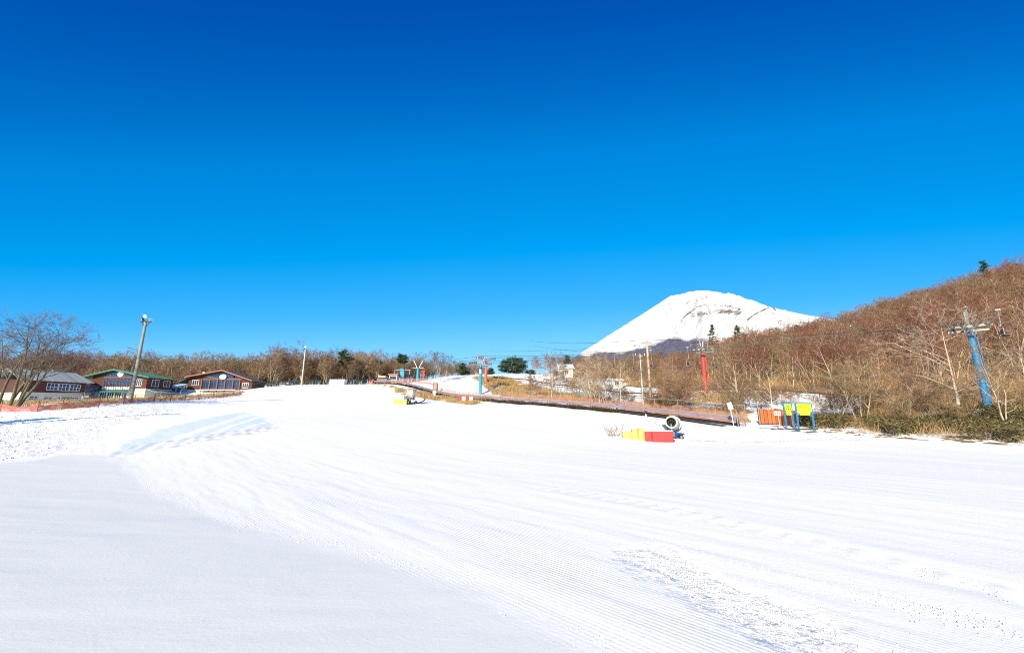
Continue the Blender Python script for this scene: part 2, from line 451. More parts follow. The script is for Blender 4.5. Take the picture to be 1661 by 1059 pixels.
def seg_dist(x, y, P):
    """distance to a polyline and signed side of the nearest piece (positive on its right)"""
    best = np.full(x.shape, 1e9); side = np.zeros(x.shape)
    for (ax, ay), (bx, by) in zip(P[:-1], P[1:]):
        dx, dy = bx - ax, by - ay
        t = np.clip(((x - ax) * dx + (y - ay) * dy) / (dx * dx + dy * dy), 0, 1)
        d = np.hypot(x - ax - t * dx, y - ay - t * dy)
        s = dx * (y - ay) - dy * (x - ax)
        u = d < best
        best = np.where(u, d, best); side = np.where(u, s, side)
    return best, side
def poly_in(x, y, P):
    P = np.asarray(P); r = np.zeros(x.shape, bool); j = len(P) - 1
    for i in range(len(P)):
        xi, yi = P[i]; xj, yj = P[j]
        c = ((yi > y) != (yj > y)) & (x < (xj - xi) * (y - yi) / (yj - yi + 1e-12) + xi)
        r ^= c; j = i
    return r
KNOLL = list(map(tuple, BND)) + [(9, -40), (-60, -40), (-60, BND[0][1] - 2)]
def ss(a, b, x):
    t = np.clip((x - a) / (b - a), 0, 1); return t * t * (3 - 2 * t)
def ground(x, y):
    x = np.atleast_1d(np.asarray(x, float)); y = np.atleast_1d(np.asarray(y, float))
    z = np.empty(x.shape)
    for i in range(0, len(x), 20000):
        xs, ys = x[i:i + 20000], y[i:i + 20000]
        z[i:i + 20000] = _phi((xs[:, None] - CT[None, :, 0]) ** 2 + (ys[:, None] - CT[None, :, 1]) ** 2) @ _Wt
    d, s = seg_dist(x, y, BND)
    z = z + np.where(poly_in(x, y, KNOLL), 0.066 * (np.sqrt(np.minimum(d, 8) ** 2 + .12) - .346) * ss(0, 5, x + 45), 0)      # untracked knoll in front of the piste
    return z
def gz(x, y): return float(ground([x], [y])[0])
def G(px, d, off=0.0):
    """ground point at picture column px and distance d"""
    u = (px - CX) / FPX; x = u * d
    for _ in range(3):
        z = gz(x, d); x = u * (d * math.cos(PITCH) + (z - CAMZ) * math.sin(PITCH))
    return Vector((x, d, gz(x, d) + off))

def pp(*pts): return [tuple(W(*p)[:2]) for p in pts]

# polar sheet: fine in view, coarse behind, out to the horizon
th = np.concatenate([np.radians(np.arange(-58, 58.01, 0.14)), np.radians(np.arange(60, 301, 4.0))])
rr = [0.0, 0.4, 0.8, 1.2]
while rr[-1] < 260: rr.append(rr[-1] * 1.0085 + 0.0)
while rr[-1] < 15000: rr.append(rr[-1] * 1.16)
rr = np.array(rr)
TH, RR = np.meshgrid(th, rr, indexing='xy')
GX, GY = (RR * np.sin(TH)).ravel(), (RR * np.cos(TH)).ravel()
GZ = ground(GX, GY)
dist = np.hypot(GX, GY)
nearf = ss(160, 60, dist)
dB, sB = seg_dist(GX, GY, BND)
knoll = poly_in(GX, GY, KNOLL)
groomed = np.where(knoll, ss(.5, 0, dB) * .5, ss(-.35, 0.35, dB))
CRUST = np.array([on_snow(*p) for p in [(1060, 905), (1130, 935), (1210, 975), (1300, 1030), (1420, 1110)]])
dC, _ = seg_dist(GX, GY, CRUST)
crust = ss(.62, .22, dC + .45 * fbm(GX * 2.2, GY * 2.2, 3))
POLY_L = [(-90, 10)] + [tuple(W(*p)[:2]) for p in [(0, 747, 16.5), (100, 735, 19), (165, 712, 25), (180, 695, 31), (270, 672, 43), (360, 650, 58), (470, 632, 88), (470, 624, 94), (300, 648, 60), (100, 660, 44)]] + [(-70, 42)]
leftrough = poly_in(GX + 1.0 * vnoise(GX * .7, GY * .7, 5), GY + 1.0 * vnoise(GX * .7, GY * .7, 6), POLY_L).astype(float)
POLY_BERM = pp((1095, 716, 25.5), (1110, 690, 32), (1200, 688, 32.5), (1330, 697, 31.5), (1400, 712, 26.5), (1250, 718, 25))
berm = poly_in(GX, GY, POLY_BERM).astype(float)
POLY_BLUE = pp((210, 716, 22), (250, 700, 27), (330, 678, 37), (390, 667, 46), (430, 676, 38), (445, 694, 29), (330, 712, 23.5), (190, 740, 18))
blue_snow = poly_in(GX + 0.8 * vnoise(GX, GY, 7), GY + 0.8 * vnoise(GX, GY, 8), POLY_BLUE).astype(float)
POLY_TRK = pp((178, 742, 17.6), (215, 722, 21), (330, 706, 25), (440, 692, 30), (446, 699, 27.5), (330, 716, 22.5), (200, 742, 17.8))
trk = poly_in(GX, GY, POLY_TRK).astype(float)
scuff = poly_in(GX + .9 * vnoise(GX * 1.5, GY * 1.5, 12), GY + .9 * vnoise(GX * 1.5, GY * 1.5, 13), POLY_TRK) * ss(-.25, .25, fbm(across_ := GX * .9, GY * 2, 14)) * .8
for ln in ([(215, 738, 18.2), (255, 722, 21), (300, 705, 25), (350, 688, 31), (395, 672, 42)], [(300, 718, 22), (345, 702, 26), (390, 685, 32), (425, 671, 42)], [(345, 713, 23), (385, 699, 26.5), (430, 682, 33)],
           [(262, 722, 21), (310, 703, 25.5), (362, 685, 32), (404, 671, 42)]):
    dl, _ = seg_dist(GX + .3 * vnoise(GX, GY, 15), GY, np.array(pp(*ln))); blue_snow = blue_snow * (1 - .85 * ss(.34, .12, dl))
# groomer passes: long shallow ridges running with the piste
gdir = (0.72, -0.69)
across = GX * 0.69 + GY * 0.72
along = GX * gdir[0] + GY * gdir[1]
mid = ss(70, 25, dist)
det = groomed * mid * 0.035 * (np.abs(((across + 1.2 * vnoise(along * .05, across * .05, 20)) / 4.3) % 1 - .5) ** 2 * 2 - .2)
det += groomed * mid * 0.012 * fbm(along * .5, across * 3, 21)
det += (1 - groomed) * mid * 0.010 * fbm(GX * .5 + .3 * GY, GY * 1.1 - .2 * GX, 22) * (1 - leftrough)
det += leftrough * nearf * (0.16 * np.minimum(0, fbm(GX * 1.7, GY * 1.7, 30) + .12) + 0.05 * fbm(GX * 4, GY * 4, 33, 2))
det += berm * 0.20 * fbm(GX * 1.6, GY * 1.6, 34)
det += crust * (0.022 * fbm(GX * 13, GY * 13, 36, 3) + .012 * fbm(GX * 4, GY * 4, 37, 2))
det += trk * 0.012 * np.sin((GX * .8 + GY * .5) * 11 + 5 * vnoise(GX, GY, 9))
TRK = np.array([on_snow(*p) for p in [(880, 790), (1050, 818), (1200, 852), (1400, 900), (1640, 962), (1760, 1000)]])
dT, _s = seg_dist(GX, GY, TRK)
ph = along * 2 * math.pi / 0.42
nz_ = fbm(GX * 5, GY * 5, 38, 3)
det += (0.017 + .03 * nz_) * np.maximum(-.2, np.sin(ph + 2.2 * vnoise(along * 1.3, across, 39))) * ss(0.30, 0.10, dT + .12 * nz_) * (dist < 20) * ss(-.6, -.1, vnoise(along * .35, across * .2, 35)) - 0.008 * ss(.5, .1, dT) * (dist < 20)
GZ = GZ + det
# what lies on the ground: 0 snow .. 1 leaf litter, dry grass
HILL = [tuple(W(*p)[:2]) for p in [(930, 608, 118), (1000, 612, 105), (1060, 632, 75), (1143, 632, 66), (1260, 634, 62), (1400, 648, 50), (1420, 668, 37.5), (1330, 695, 31.8), (1450, 706.5, 28.3), (1661, 719, 24.5), (1900, 733, 22.5)]] + [(200, 20), (320, 320), (20, 320)]
hill = poly_in(GX + 3 * vnoise(GX * .3, GY * .3, 40), GY + 3 * vnoise(GX * .3, GY * .3, 41), HILL).astype(float)
bankpatch = ss(.0, .12, fbm(GX * .35, GY * .35, 47)) * ss(24, 28, GX) * (GY > 27) * (GY < 38)
snowpatch = ss(.02, .10, fbm(GX * .12, GY * .3, 42)) * ss(60, 30, GY) + 0.5 * ss(.12, .2, fbm(GX * .1, GY * .1, 45))
WOODL = [(-260, 90), (-110, 100), (-75, 104), (-52, 108), (-20, 110), (-5, 125), (10, 170), (10, 330), (-300, 330)]
woodl = poly_in(GX, GY, WOODL).astype(float)
DRY = [pp((600, 628, 98), (700, 641, 77), (790, 650, 62), (760, 655, 60), (640, 643, 82), (640, 634, 90)),
       pp((765, 611, 96), (820, 613, 95), (880, 624, 84), (1000, 651, 58), (960, 655, 55), (850, 644, 66), (780, 622, 88)),
       pp((0, 667, 39), (100, 664, 41), (200, 654, 47), (300, 648, 58), (390, 640, 74), (390, 634, 90), (250, 646, 80), (0, 660, 60)),
       pp((1100, 645, 62), (1190, 645, 60), (1215, 685, 36), (1130, 684, 37.5), (1000, 668, 45)),
       pp((700, 637, 82), (860, 652, 58), (1000, 664, 46), (1000, 669, 43.5), (860, 656, 55.5), (700, 640, 78.5))]
dry = np.zeros(GX.shape)
for P in DRY: dry = np.maximum(dry, poly_in(GX + 2 * vnoise(GX * .4, GY * .4, 50), GY + 2 * vnoise(GX * .4, GY * .4, 51), P).astype(float))
dry *= ss(-.25, .1, fbm(GX * .35, GY * .35, 52))
litter = np.clip(np.maximum(np.maximum(hill * (1 - np.clip(snowpatch + bankpatch, 0, 1)), woodl), dry), 0, 1)
litter = np.maximum(litter, ss(330, 420, dist))
SPECK = pp((1330, 697.5, 31.3), (1450, 708.5, 27.9), (1661, 721.5, 24), (1900, 736, 22), (1900, 744, 20), (1661, 729, 22), (1450, 714, 26.3), (1340, 704, 29.5))
EDGE = np.array(pp((1330, 697, 31.5), (1450, 708, 28), (1661, 721, 24), (1900, 735, 22)))
dE, _e = seg_dist(GX, GY, EDGE)
litter = np.maximum(litter, ss(1.9, 0.1, dE) * ss(0.0, .22, fbm(GX * 1.3, GY * 3, 55)) * .8)
rough = np.clip(leftrough + berm + crust, 0, 1)

nth, nr = len(th), len(rr)
idx = np.arange(nth * nr).reshape(nr, nth)
i0, i1 = idx[:-1], idx[1:]
quads = np.stack([i0, np.roll(i0, -1, 1), np.roll(i1, -1, 1), i1], -1).reshape(-1, 4)[:, ::-1]

def snow_material():
    m, t, b = base_mat('piste_snow')
    L, N = t.links, t.nodes
    def attr(n):
        a = N.new('ShaderNodeAttribute'); a.attribute_name = n; return a.outputs['Fac']
    geo = N.new('ShaderNodeNewGeometry'); P = geo.outputs['Position']
    def noise(scale, detail=4, vec=None, rough=.5):
        n = N.new('ShaderNodeTexNoise'); n.inputs['Scale'].default_value = scale; n.inputs['Detail'].default_value = detail
        n.inputs['Roughness'].default_value = rough
        L.new(vec or P, n.inputs['Vector']); return n.outputs['Fac']
    def mth(op, a, c=None, clamp=False):
        n = N.new('ShaderNodeMath'); n.operation = op; n.use_clamp = clamp
        for i, v in enumerate((a, c)):
            if v is None: continue
            if isinstance(v, (int, float)): n.inputs[i].default_value = v
            else: L.new(v, n.inputs[i])
        return n.outputs[0]
    def mixc(f, a, c):
        n = N.new('ShaderNodeMix'); n.data_type = 'RGBA'
        for k, v in (('Factor', f), ('A', a), ('B', c)):
            if isinstance(v, tuple): n.inputs[k].default_value = v + (1,)
            elif isinstance(v, (int, float)): n.inputs[k].default_value = v
            else: L.new(v, n.inputs[k])
        return n.outputs['Result']
    groom, rgh, blue_fac, lit, kd, cr = attr('groomed'), attr('rough'), attr('blue_snow'), attr('litter'), attr('dry'), attr('crust')
    # rotate into the piste direction
    mp = N.new('ShaderNodeMapping'); mp.inputs['Rotation'].default_value = (0, 0, math.radians(43.8))
    L.new(P, mp.inputs[0])
    st = N.new('ShaderNodeMapping'); st.inputs['Scale'].default_value = (0.12, 1.6, 1); L.new(mp.outputs[0], st.inputs[0])
    streak = noise(1.0, 6, st.outputs[0], .6)
    st2 = N.new('ShaderNodeMapping'); st2.inputs['Scale'].default_value = (0.35, 2.6, 1); st2.inputs['Rotation'].default_value = (0, 0, 0.15); L.new(P, st2.inputs[0])
    wind = noise(0.8, 5, st2.outputs[0])
    wv = N.new('ShaderNodeTexWave'); wv.wave_type = 'BANDS'; wv.bands_direction = 'Y'
    wv.inputs['Scale'].default_value = 5.2; wv.inputs['Distortion'].default_value = 0.6; wv.inputs['Detail'].default_value = 1
    wv.inputs['Detail Scale'].default_value = 0.3
    L.new(mp.outputs[0], wv.inputs['Vector'])
    patch = noise(0.25, 3)
    # colour
    c = mixc(groom, (0.87, 0.85, 0.80), (0.92, 0.90, 0.86))
    c = mixc(mth('MULTIPLY', mth('SUBTRACT', streak, .48, True), mth('MULTIPLY', groom, 1.0)), c, (0.82, 0.81, 0.79))
    c = mixc(mth('MULTIPLY', blue_fac, 0.85), c, (0.66, 0.755, 0.88))  # patch where the snow colour is darker and more blue
    grit = mth('MULTIPLY', mth('GREATER_THAN', noise(9, 3), 0.665), mth('MULTIPLY', rgh, .75))
    c = mixc(grit, c, (0.46, 0.42, 0.40))
    speck = mth('MULTIPLY', mth('GREATER_THAN', noise(26, 2), 0.745), .35)
    c = mixc(speck, c, (0.55, 0.53, 0.52))
    c = mixc(attr('scuff'), c, (0.70, 0.655, 0.655))
    bl = noise(1.1, 8, None, .7)
    lm = mth('MULTIPLY', mth('SUBTRACT', mth('ADD', lit, mth('MULTIPLY', bl, .7)), .62), 4.0, True)
    soil = mixc(noise(3.2, 6, None, .7), (0.18, 0.11, 0.06), (0.40, 0.27, 0.15))
    grass = mixc(noise(2.0, 6, None, .7), (0.30, 0.19, 0.085), (0.50, 0.36, 0.18))
    soil = mixc(kd, soil, grass)
    c = mixc(lm, c, soil)
    L.new(c, b.inputs['Base Color'])
    b.inputs['Roughness'].default_value = 0.75
    b.inputs['Specular IOR Level'].default_value = 0.25
    # relief
    cord = mth('MULTIPLY', mth('MULTIPLY', wv.outputs['Fac'], mth('MULTIPLY', attr('cord'), mth('SUBTRACT', 1.0, cr))), mth('MULTIPLY', mth('SUBTRACT', patch, .42, True), .035))
    h = mth('ADD', cord, mth('MULTIPLY', mth('MULTIPLY', streak, groom), .02))
    h = mth('ADD', h, mth('MULTIPLY', noise(22, 5, None, .65), mth('ADD', mth('MULTIPLY', groom, .006), mth('ADD', .005, mth('MULTIPLY', rgh, .05)))))
    h = mth('ADD', h, mth('MULTIPLY', wind, mth('MULTIPLY', mth('SUBTRACT', 1.0, groom), mth('MULTIPLY', mth('SUBTRACT', patch, .38, True), .11))))
    h = mth('ADD', h, mth('MULTIPLY', noise(5, 5, None, .6), mth('MULTIPLY', rgh, .12)))
    bp = N.new('ShaderNodeBump'); bp.inputs['Strength'].default_value = 0.5; bp.inputs['Distance'].default_value = 1.0
    L.new(h, bp.inputs['Height']); L.new(bp.outputs[0], b.inputs['Normal'])
    return m
M['snow'] = snow_material()
me = mesh_np('snow_ground', np.stack([GX, GY, GZ], 1), [quads], M['snow'], smooth=True)
for nme, arr in (('groomed', groomed), ('rough', rough), ('blue_snow', blue_snow), ('litter', litter), ('dry', dry), ('crust', crust), ('scuff', scuff), ('cord', groomed * ss(16, 6, dist) * (.25 + .75 * ss(4.5, 1.2, dB)))):
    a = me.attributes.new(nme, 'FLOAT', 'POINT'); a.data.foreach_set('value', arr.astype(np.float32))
tag(link_mesh('snow_ground', me), kind='structure')

# ------------------------------------------------------------------ snow mountain far away, and the cloud at its foot
MD = 9000.0
SKY = [(820, 646), (880, 612), (940, 574), (952, 566), (1000, 535.5), (1030, 516.5), (1060, 497.5), (1087, 480), (1092, 479.2), (1098, 477.6), (1103, 477.8), (1107, 475.6), (1112, 475.2), (1116, 473), (1124, 472.6),
       (1131, 470.8), (1142, 471), (1152, 472), (1160, 474), (1184, 481.8), (1233, 499.8), (1262, 510), (1300, 525), (1400, 562), (1500, 590)]
SH = [(1130, 560), (1180, 536), (1205, 520), (1225, 508), (1240, 501), (1250, 498.5), (1258, 499.5), (1270, 503), (1300, 509), (1330, 514), (1370, 521), (1430, 540), (1520, 580)]
def prof(pts, D):
    w = [W(px, py, D) for px, py in pts]
    return np.array([p.x for p in w]), np.array([p.z for p in w])
sx, sz = prof(SKY, MD); hx, hz = prof(SH, MD - 1300)
nx, ny = 640, 170
mx = np.linspace(sx[0], sx[-1] + 300, nx); my = np.linspace(MD - 3600, MD + 1400, ny)
MX, MY = np.meshgrid(mx, my)
pk = W(1138, 471, MD)
ang = np.arctan2(MX - pk.x, MY - pk.y); rad = np.hypot(MX - pk.x, MY - pk.y)
gul = (np.abs(fbm(ang * 9 + 40, rad / 2600 + 3, 60, 4)) * 2 - .5) * np.clip(rad / 900, 0, 1) * 100 + fbm(MX / 160, MY / 160, 61, 4) * 60
z1 = np.interp(MX, sx, sz) - np.where(MY < MD, (MD - MY) * .46, (MY - MD) * .35) + gul * ss(0, 500, np.abs(MY - MD) + .0) * 1.0 + fbm(MX / 70, MY / 70, 66, 3) * 9
z2 = np.interp(MX, hx, hz, left=-400) - np.where(MY < MD - 1300, (MD - 1300 - MY) * .5, (MY - MD + 1300) * .40) + gul * .4 * ss(0, 400, np.abs(MY - MD + 1300))
MZ = np.maximum(z1, z2)
# picture coordinates of every point, to lay the bare rock and the forest skirt where they are on the mountain
rel = MZ - CAMZ
u_ = MX / (MY * math.cos(PITCH) + rel * math.sin(PITCH)) * FPX + CX
v_ = CY - FPX * (rel * math.cos(PITCH) - MY * math.sin(PITCH)) / (MY * math.cos(PITCH) + rel * math.sin(PITCH))
def blob(x0, y0, a, b_): return np.exp(-(((u_ - x0) / a) ** 2 + ((v_ - y0) / b_) ** 2))
rock = .55 * blob(1176, 505, 22, 8) + .50 * blob(1140, 509, 20, 7) + .42 * blob(1200, 508, 12, 6) + .30 * blob(1122, 518, 12, 10) + .22 * blob(1085, 500, 14, 10) + .2 * blob(1120, 490, 25, 10)
rim = np.array([(1092, 545), (1094, 534), (1104, 520), (1116, 508), (1132, 497), (1142, 495), (1165, 495), (1185, 497), (1200, 501)])
dr, _ = seg_dist(u_, v_, rim); rock += .50 * np.exp(-(dr / 1.3) ** 2)
rid = np.array([(1212, 519), (1222, 511), (1234, 505), (1244, 499.5), (1252, 497), (1258, 503)])
dr, _ = seg_dist(u_, v_, rid); rock += .65 * np.exp(-(dr / 2.0) ** 2)
for ln in ([(985, 568), (1005, 553), (1016, 546)], [(1040, 563), (1062, 545), (1075, 533)], [(1132, 476), (1138, 484), (1150, 490)], [(1098, 480), (1122, 474), (1130, 471.5)], [(1093, 487), (1060, 512), (1020, 545)], [(1106, 485), (1080, 510), (1050, 540)], [(1118, 488), (1100, 508), (1072, 545)], [(1075, 494), (1035, 525), (990, 560)]):
    dr, _ = seg_dist(u_, v_, np.array(ln, float)); rock += .42 * np.exp(-(dr / 1.3) ** 2)
skl = np.interp(u_, [930, 960, 1000, 1040, 1060, 1085, 1110, 1125, 1150, 1250, 1400], [577, 575, 572, 563, 556, 548, 549.5, 547, 552, 560, 570])
skirt = ss(-2.0, 2.5, v_ - skl + 6 * fbm(u_ / 18, v_ / 7, 70))
idx = np.arange(nx * ny).reshape(ny, nx)
mq = np.stack([idx[:-1, :-1], idx[:-1, 1:], idx[1:, 1:], idx[1:, :-1]], -1).reshape(-1, 4)
def mountain_material():
    m, t, b = base_mat('mountain_snow'); L, N = t.links, t.nodes
    at = []
    for n_ in ('rock', 'skirt', 'scour'):
        a = N.new('ShaderNodeAttribute'); a.attribute_name = n_; at.append(a.outputs['Fac'])
    geo = N.new('ShaderNodeNewGeometry')
    def noise(s, d=6, r=.6):
        n = N.new('ShaderNodeTexNoise'); n.inputs['Scale'].default_value = s; n.inputs['Detail'].default_value = d; n.inputs['Roughness'].default_value = r
        L.new(geo.outputs['Position'], n.inputs['Vector']); return n.outputs['Fac']
    ad = N.new('ShaderNodeMath'); ad.operation = 'ADD'; L.new(at[0], ad.inputs[0]); L.new(noise(.013, 4, .75), ad.inputs[1])
    mr = N.new('ShaderNodeMapRange'); mr.inputs['From Min'].default_value = .90; mr.inputs['From Max'].default_value = 1.08
    L.new(ad.outputs[0], mr.inputs['Value'])
    m1 = N.new('ShaderNodeMix'); m1.data_type = 'RGBA'; m1.inputs['A'].default_value = (.74, .74, .75, 1); m1.inputs['B'].default_value = (.15, .12, .115, 1)
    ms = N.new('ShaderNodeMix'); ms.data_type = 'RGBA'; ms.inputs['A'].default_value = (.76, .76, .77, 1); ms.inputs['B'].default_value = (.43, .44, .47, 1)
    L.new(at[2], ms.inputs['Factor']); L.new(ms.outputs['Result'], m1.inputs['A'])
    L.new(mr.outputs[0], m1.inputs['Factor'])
    fr = N.new('ShaderNodeMix'); fr.data_type = 'RGBA'; fr.inputs['A'].default_value = (.05, .06, .13, 1); fr.inputs['B'].default_value = (.15, .135, .21, 1)  # forest tones with the blue haze of distance mixed into the colour
    L.new(noise(.012), fr.inputs['Factor'])
    m2 = N.new('ShaderNodeMix'); m2.data_type = 'RGBA'
    L.new(at[1], m2.inputs['Factor']); L.new(m1.outputs['Result'], m2.inputs['A']); L.new(fr.outputs['Result'], m2.inputs['B'])
    L.new(m2.outputs['Result'], b.inputs['Base Color']); b.inputs['Roughness'].default_value = .85
    b.inputs['Specular IOR Level'].default_value = 0.1
    bp = N.new('ShaderNodeBump'); bp.inputs['Distance'].default_value = 70; bp.inputs['Strength'].default_value = .8
    L.new(noise(.01, 7), bp.inputs['Height']); L.new(bp.outputs[0], b.inputs['Normal'])
    return m
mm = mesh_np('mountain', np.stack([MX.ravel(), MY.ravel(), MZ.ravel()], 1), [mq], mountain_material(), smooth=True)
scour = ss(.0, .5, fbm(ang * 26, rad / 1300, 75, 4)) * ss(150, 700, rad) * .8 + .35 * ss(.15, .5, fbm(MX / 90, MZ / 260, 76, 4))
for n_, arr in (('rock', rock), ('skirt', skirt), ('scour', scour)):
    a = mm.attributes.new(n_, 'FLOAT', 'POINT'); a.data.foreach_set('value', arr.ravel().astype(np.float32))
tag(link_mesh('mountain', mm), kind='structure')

def cloud_material():
    m = bpy.data.materials.new('thin_cloud'); m.use_nodes = True; t = m.node_tree; t.nodes.clear()
    o = t.nodes.new('ShaderNodeOutputMaterial'); v = t.nodes.new('ShaderNodeVolumePrincipled')
    v.inputs['Color'].default_value = (1, 1, 1, 1); v.inputs['Anisotropy'].default_value = 0.0
    tc = t.nodes.new('ShaderNodeTexCoord'); n = t.nodes.new('ShaderNodeTexNoise'); n.inputs['Scale'].default_value = 2.2; n.inputs['Detail'].default_value = 4
    t.links.new(tc.outputs['Object'], n.inputs['Vector'])
    ln = t.nodes.new('ShaderNodeVectorMath'); ln.operation = 'LENGTH'; t.links.new(tc.outputs['Object'], ln.inputs[0])
    fa = t.nodes.new('ShaderNodeMapRange'); fa.inputs['From Min'].default_value = 1.0; fa.inputs['From Max'].default_value = .2
    t.links.new(ln.outputs['Value'], fa.inputs['Value'])
    mr = t.nodes.new('ShaderNodeMapRange'); mr.inputs['From Min'].default_value = .42; mr.inputs['From Max'].default_value = .75; mr.inputs['To Max'].default_value = .008
    t.links.new(n.outputs['Fac'], mr.inputs['Value'])
    mu = t.nodes.new('ShaderNodeMath'); mu.operation = 'MULTIPLY'; t.links.new(mr.outputs[0], mu.inputs[0]); t.links.new(fa.outputs[0], mu.inputs[1])
    t.links.new(mu.outputs[0], v.inputs['Density']); t.links.new(v.outputs[0], o.inputs['Volume'])
    return m
cl = MB().ell((0, 0, 0), (1, 1, 1), 24, 14).build('cloud', cloud_material(), None, W(928, 580, 8200))
cl.scale = (560, 420, 260)
tag(cl, 'small wispy white cloud at the left foot of the snow mountain', 'cloud')

# ------------------------------------------------------------------ lodges
def window(parent, x0, x1, z0, z1, y, nx_=1, nz_=1, fr='brown_trim', gl='glass', out=0.06, bar=0.07):
    """a window on a wall whose face is at y (towards -y); frame > pane"""
    f = MB()
    cx_, cz_ = (x0 + x1) / 2, (z0 + z1) / 2
    f.box((cx_, y - out / 2, z0 + bar / 2), (x1 - x0, out, bar)); f.box((cx_, y - out / 2, z1 - bar / 2), (x1 - x0, out, bar))
    for i in range(nx_ + 1):
        xx = x0 + bar / 2 + (x1 - x0 - bar) * i / nx_
        f.box((xx, y - out / 2 - .004, cz_), (bar, out, z1 - z0 - .01))
    for j in range(1, nz_):
        f.box((cx_, y - out / 2 + .003, z0 + (z1 - z0) * j / nz_), (x1 - x0 - .02, out, bar * .8))
    o = f.build('window', M[fr], parent)
    MB().box((cx_, y - .012, cz_), (x1 - x0 - .04, .02, z1 - z0 - .04)).build('pane', M[gl], o)
    return o
def sidewindow(parent, x, y0, y1, z0, z1, fr='white', gl='glass'):
    f = MB(); b = .08
    f.box((x + .03, (y0 + y1) / 2, z0 + b / 2), (.06, y1 - y0, b)); f.box((x + .03, (y0 + y1) / 2, z1 - b / 2), (.06, y1 - y0, b))
    for yy in (y0 + b / 2, (y0 + y1) / 2, y1 - b / 2): f.box((x + .027, yy, (z0 + z1) / 2), (.06, b, z1 - z0 - .01))
    o = f.build('window', M[fr], parent)
    MB().box((x + .012, (y0 + y1) / 2, (z0 + z1) / 2), (.02, y1 - y0 - .04, z1 - z0 - .04)).build('pane', M[gl], o)

# green roofed lodge: gable to the piste
xl, xr = W(143, 648, 88).x, W(233, 648, 88).x
gx = (xl + xr) / 2; gw = xr - xl
g0 = gz(gx, 88) - 0.1
gl_ = empty('ski_lodge', (gx, 88, g0), 0, 'two storey lodge with bright green gable roof and round cream sign', 'lodge')
h_low, dep = 2.75, 6.8
apx = W(190, 600, 88).x - gx; apz = W(190, 599, 88).z - g0
eL = W(135, 612, 88); eLx, eLz = eL.x - gx, eL.z - g0
slope = (apz - eLz) / (apx - eLx)
eRx = gw / 2 + 1.0; eRz = apz - (eRx - apx) * slope * 0.86
MB().box((0, dep / 2, h_low / 2 - .6), (gw, dep, h_low + 1.2)).build('lower_wall', M['cream_wall'], gl_)
wl = eLz + (-gw / 2 - eLx) * slope - .22; wr = eRz + 1.0 * slope * .86 - .22
MB().prism([(-gw / 2, h_low), (gw / 2, h_low), (gw / 2, wr), (apx, apz - .28), (-gw / 2, wl)], -.05, dep).build('upper_wall', M['brown_boards'], gl_)
r = MB()
r.slab([(eLx, -.9, eLz), (apx, -.9, apz), (apx, dep + .5, apz), (eLx, dep + .5, eLz)], .2)
r.slab([(apx, -.9, apz), (eRx, -.9, eRz), (eRx, dep + .5, eRz), (apx, dep + .5, apz)], .2)
rf = r.build('roof', M['green_roof'], gl_)
fb = MB(); fb.beam((eLx, -.93, eLz - .12), (apx, -.93, apz - .12), .05, .3); fb.beam((apx, -.935, apz - .12), (eRx, -.935, eRz - .12), .05, .3)
fb.build('fascia', M['green_roof'], rf)
def px2x(px, d, base): return W(px, 640, d).x - base
# upper band of four windows
xs = [px2x(p, 88, gx) for p in (164, 174, 185.5, 197, 209)]
zt, zb = W(185, 612.5, 88).z - g0, W(185, 627, 88).z - g0
for a, b_ in zip(xs[:-1], xs[1:]): window(gl_, a + .08, b_ - .08, zb, zt, -.05, 2, 1, 'brown_orange', 'blue_glass')
# glazed gable over them
tri = MB(); zt2 = zt + .12
tri.prism([(xs[0], zt2), (xs[-1], zt2), (xs[-1], apz - .42 - (xs[-1] - apx) * slope), (apx, apz - .42), (xs[0], apz - .42 - (apx - xs[0]) * slope)], -.09, -.055)
tw = tri.build('window', M['blue_glass'], gl_)
tb = MB()
for xx in xs[1:-1]: tb.box((xx, -.11, (zt2 + apz - .5 - abs(xx - apx) * slope) / 2), (.12, .06, apz - .5 - abs(xx - apx) * slope - zt2))
tb.box(((xs[0] + xs[-1]) / 2, -.112, zt2), (xs[-1] - xs[0], .06, .14)); tb.build('frame', M['brown_orange'], tw)
MB().box(((xs[0] + xs[-1]) / 2, -.10, zb - .35), (xs[-1] - xs[0], .06, .55)).build('balcony_panel', M['white'], gl_)
bb = MB()
for i in range(13): bb.box((xs[0] + (xs[-1] - xs[0]) * i / 12, -.16, zb - .35), (.07, .05, .62))
bb.box(((xs[0] + xs[-1]) / 2, -.162, zb - .02), (xs[-1] - xs[0], .05, .07)); bb.build('balcony_rail', M['brown_orange'], gl_)
window(gl_, px2x(217.5, 88, gx), px2x(227, 88, gx), zb + .1, zt - .35, -.05, 3, 1, 'white', 'glass')
cz0 = W(185, 633, 88).z - g0
MB().slab([(px2x(157, 88, gx), -1.5, cz0 - .3), (px2x(209, 88, gx), -1.5, cz0 - .3), (px2x(209, 88, gx), -.055, cz0 + .1), (px2x(157, 88, gx), -.055, cz0 + .1)], .12).build('canopy', M['teal'], gl_)
for a, b_ in ((162, 173), (174, 185), (186, 197), (198, 206)):
    window(gl_, px2x(a, 88, gx), px2x(b_, 88, gx), .15, cz0 - .35, 0, 3, 1, 'white', 'glass')
MB().box((px2x(217, 88, gx), -.06, 1.0), (1.0, .12, .8)).build('notice_board', M['dull_yellow'], gl_)
sg = MB(); sg.cyl((px2x(190, 88, gx), -.20, W(190, 606.5, 88).z - g0), (px2x(190, 88, gx), -.12, W(190, 606.5, 88).z - g0), .66, .66, 20)
sgo = sg.build('sign', M['white'], gl_, smooth=True)
mk = MB(); c_ = (px2x(190, 88, gx), -.21, W(190, 607, 88).z - g0)
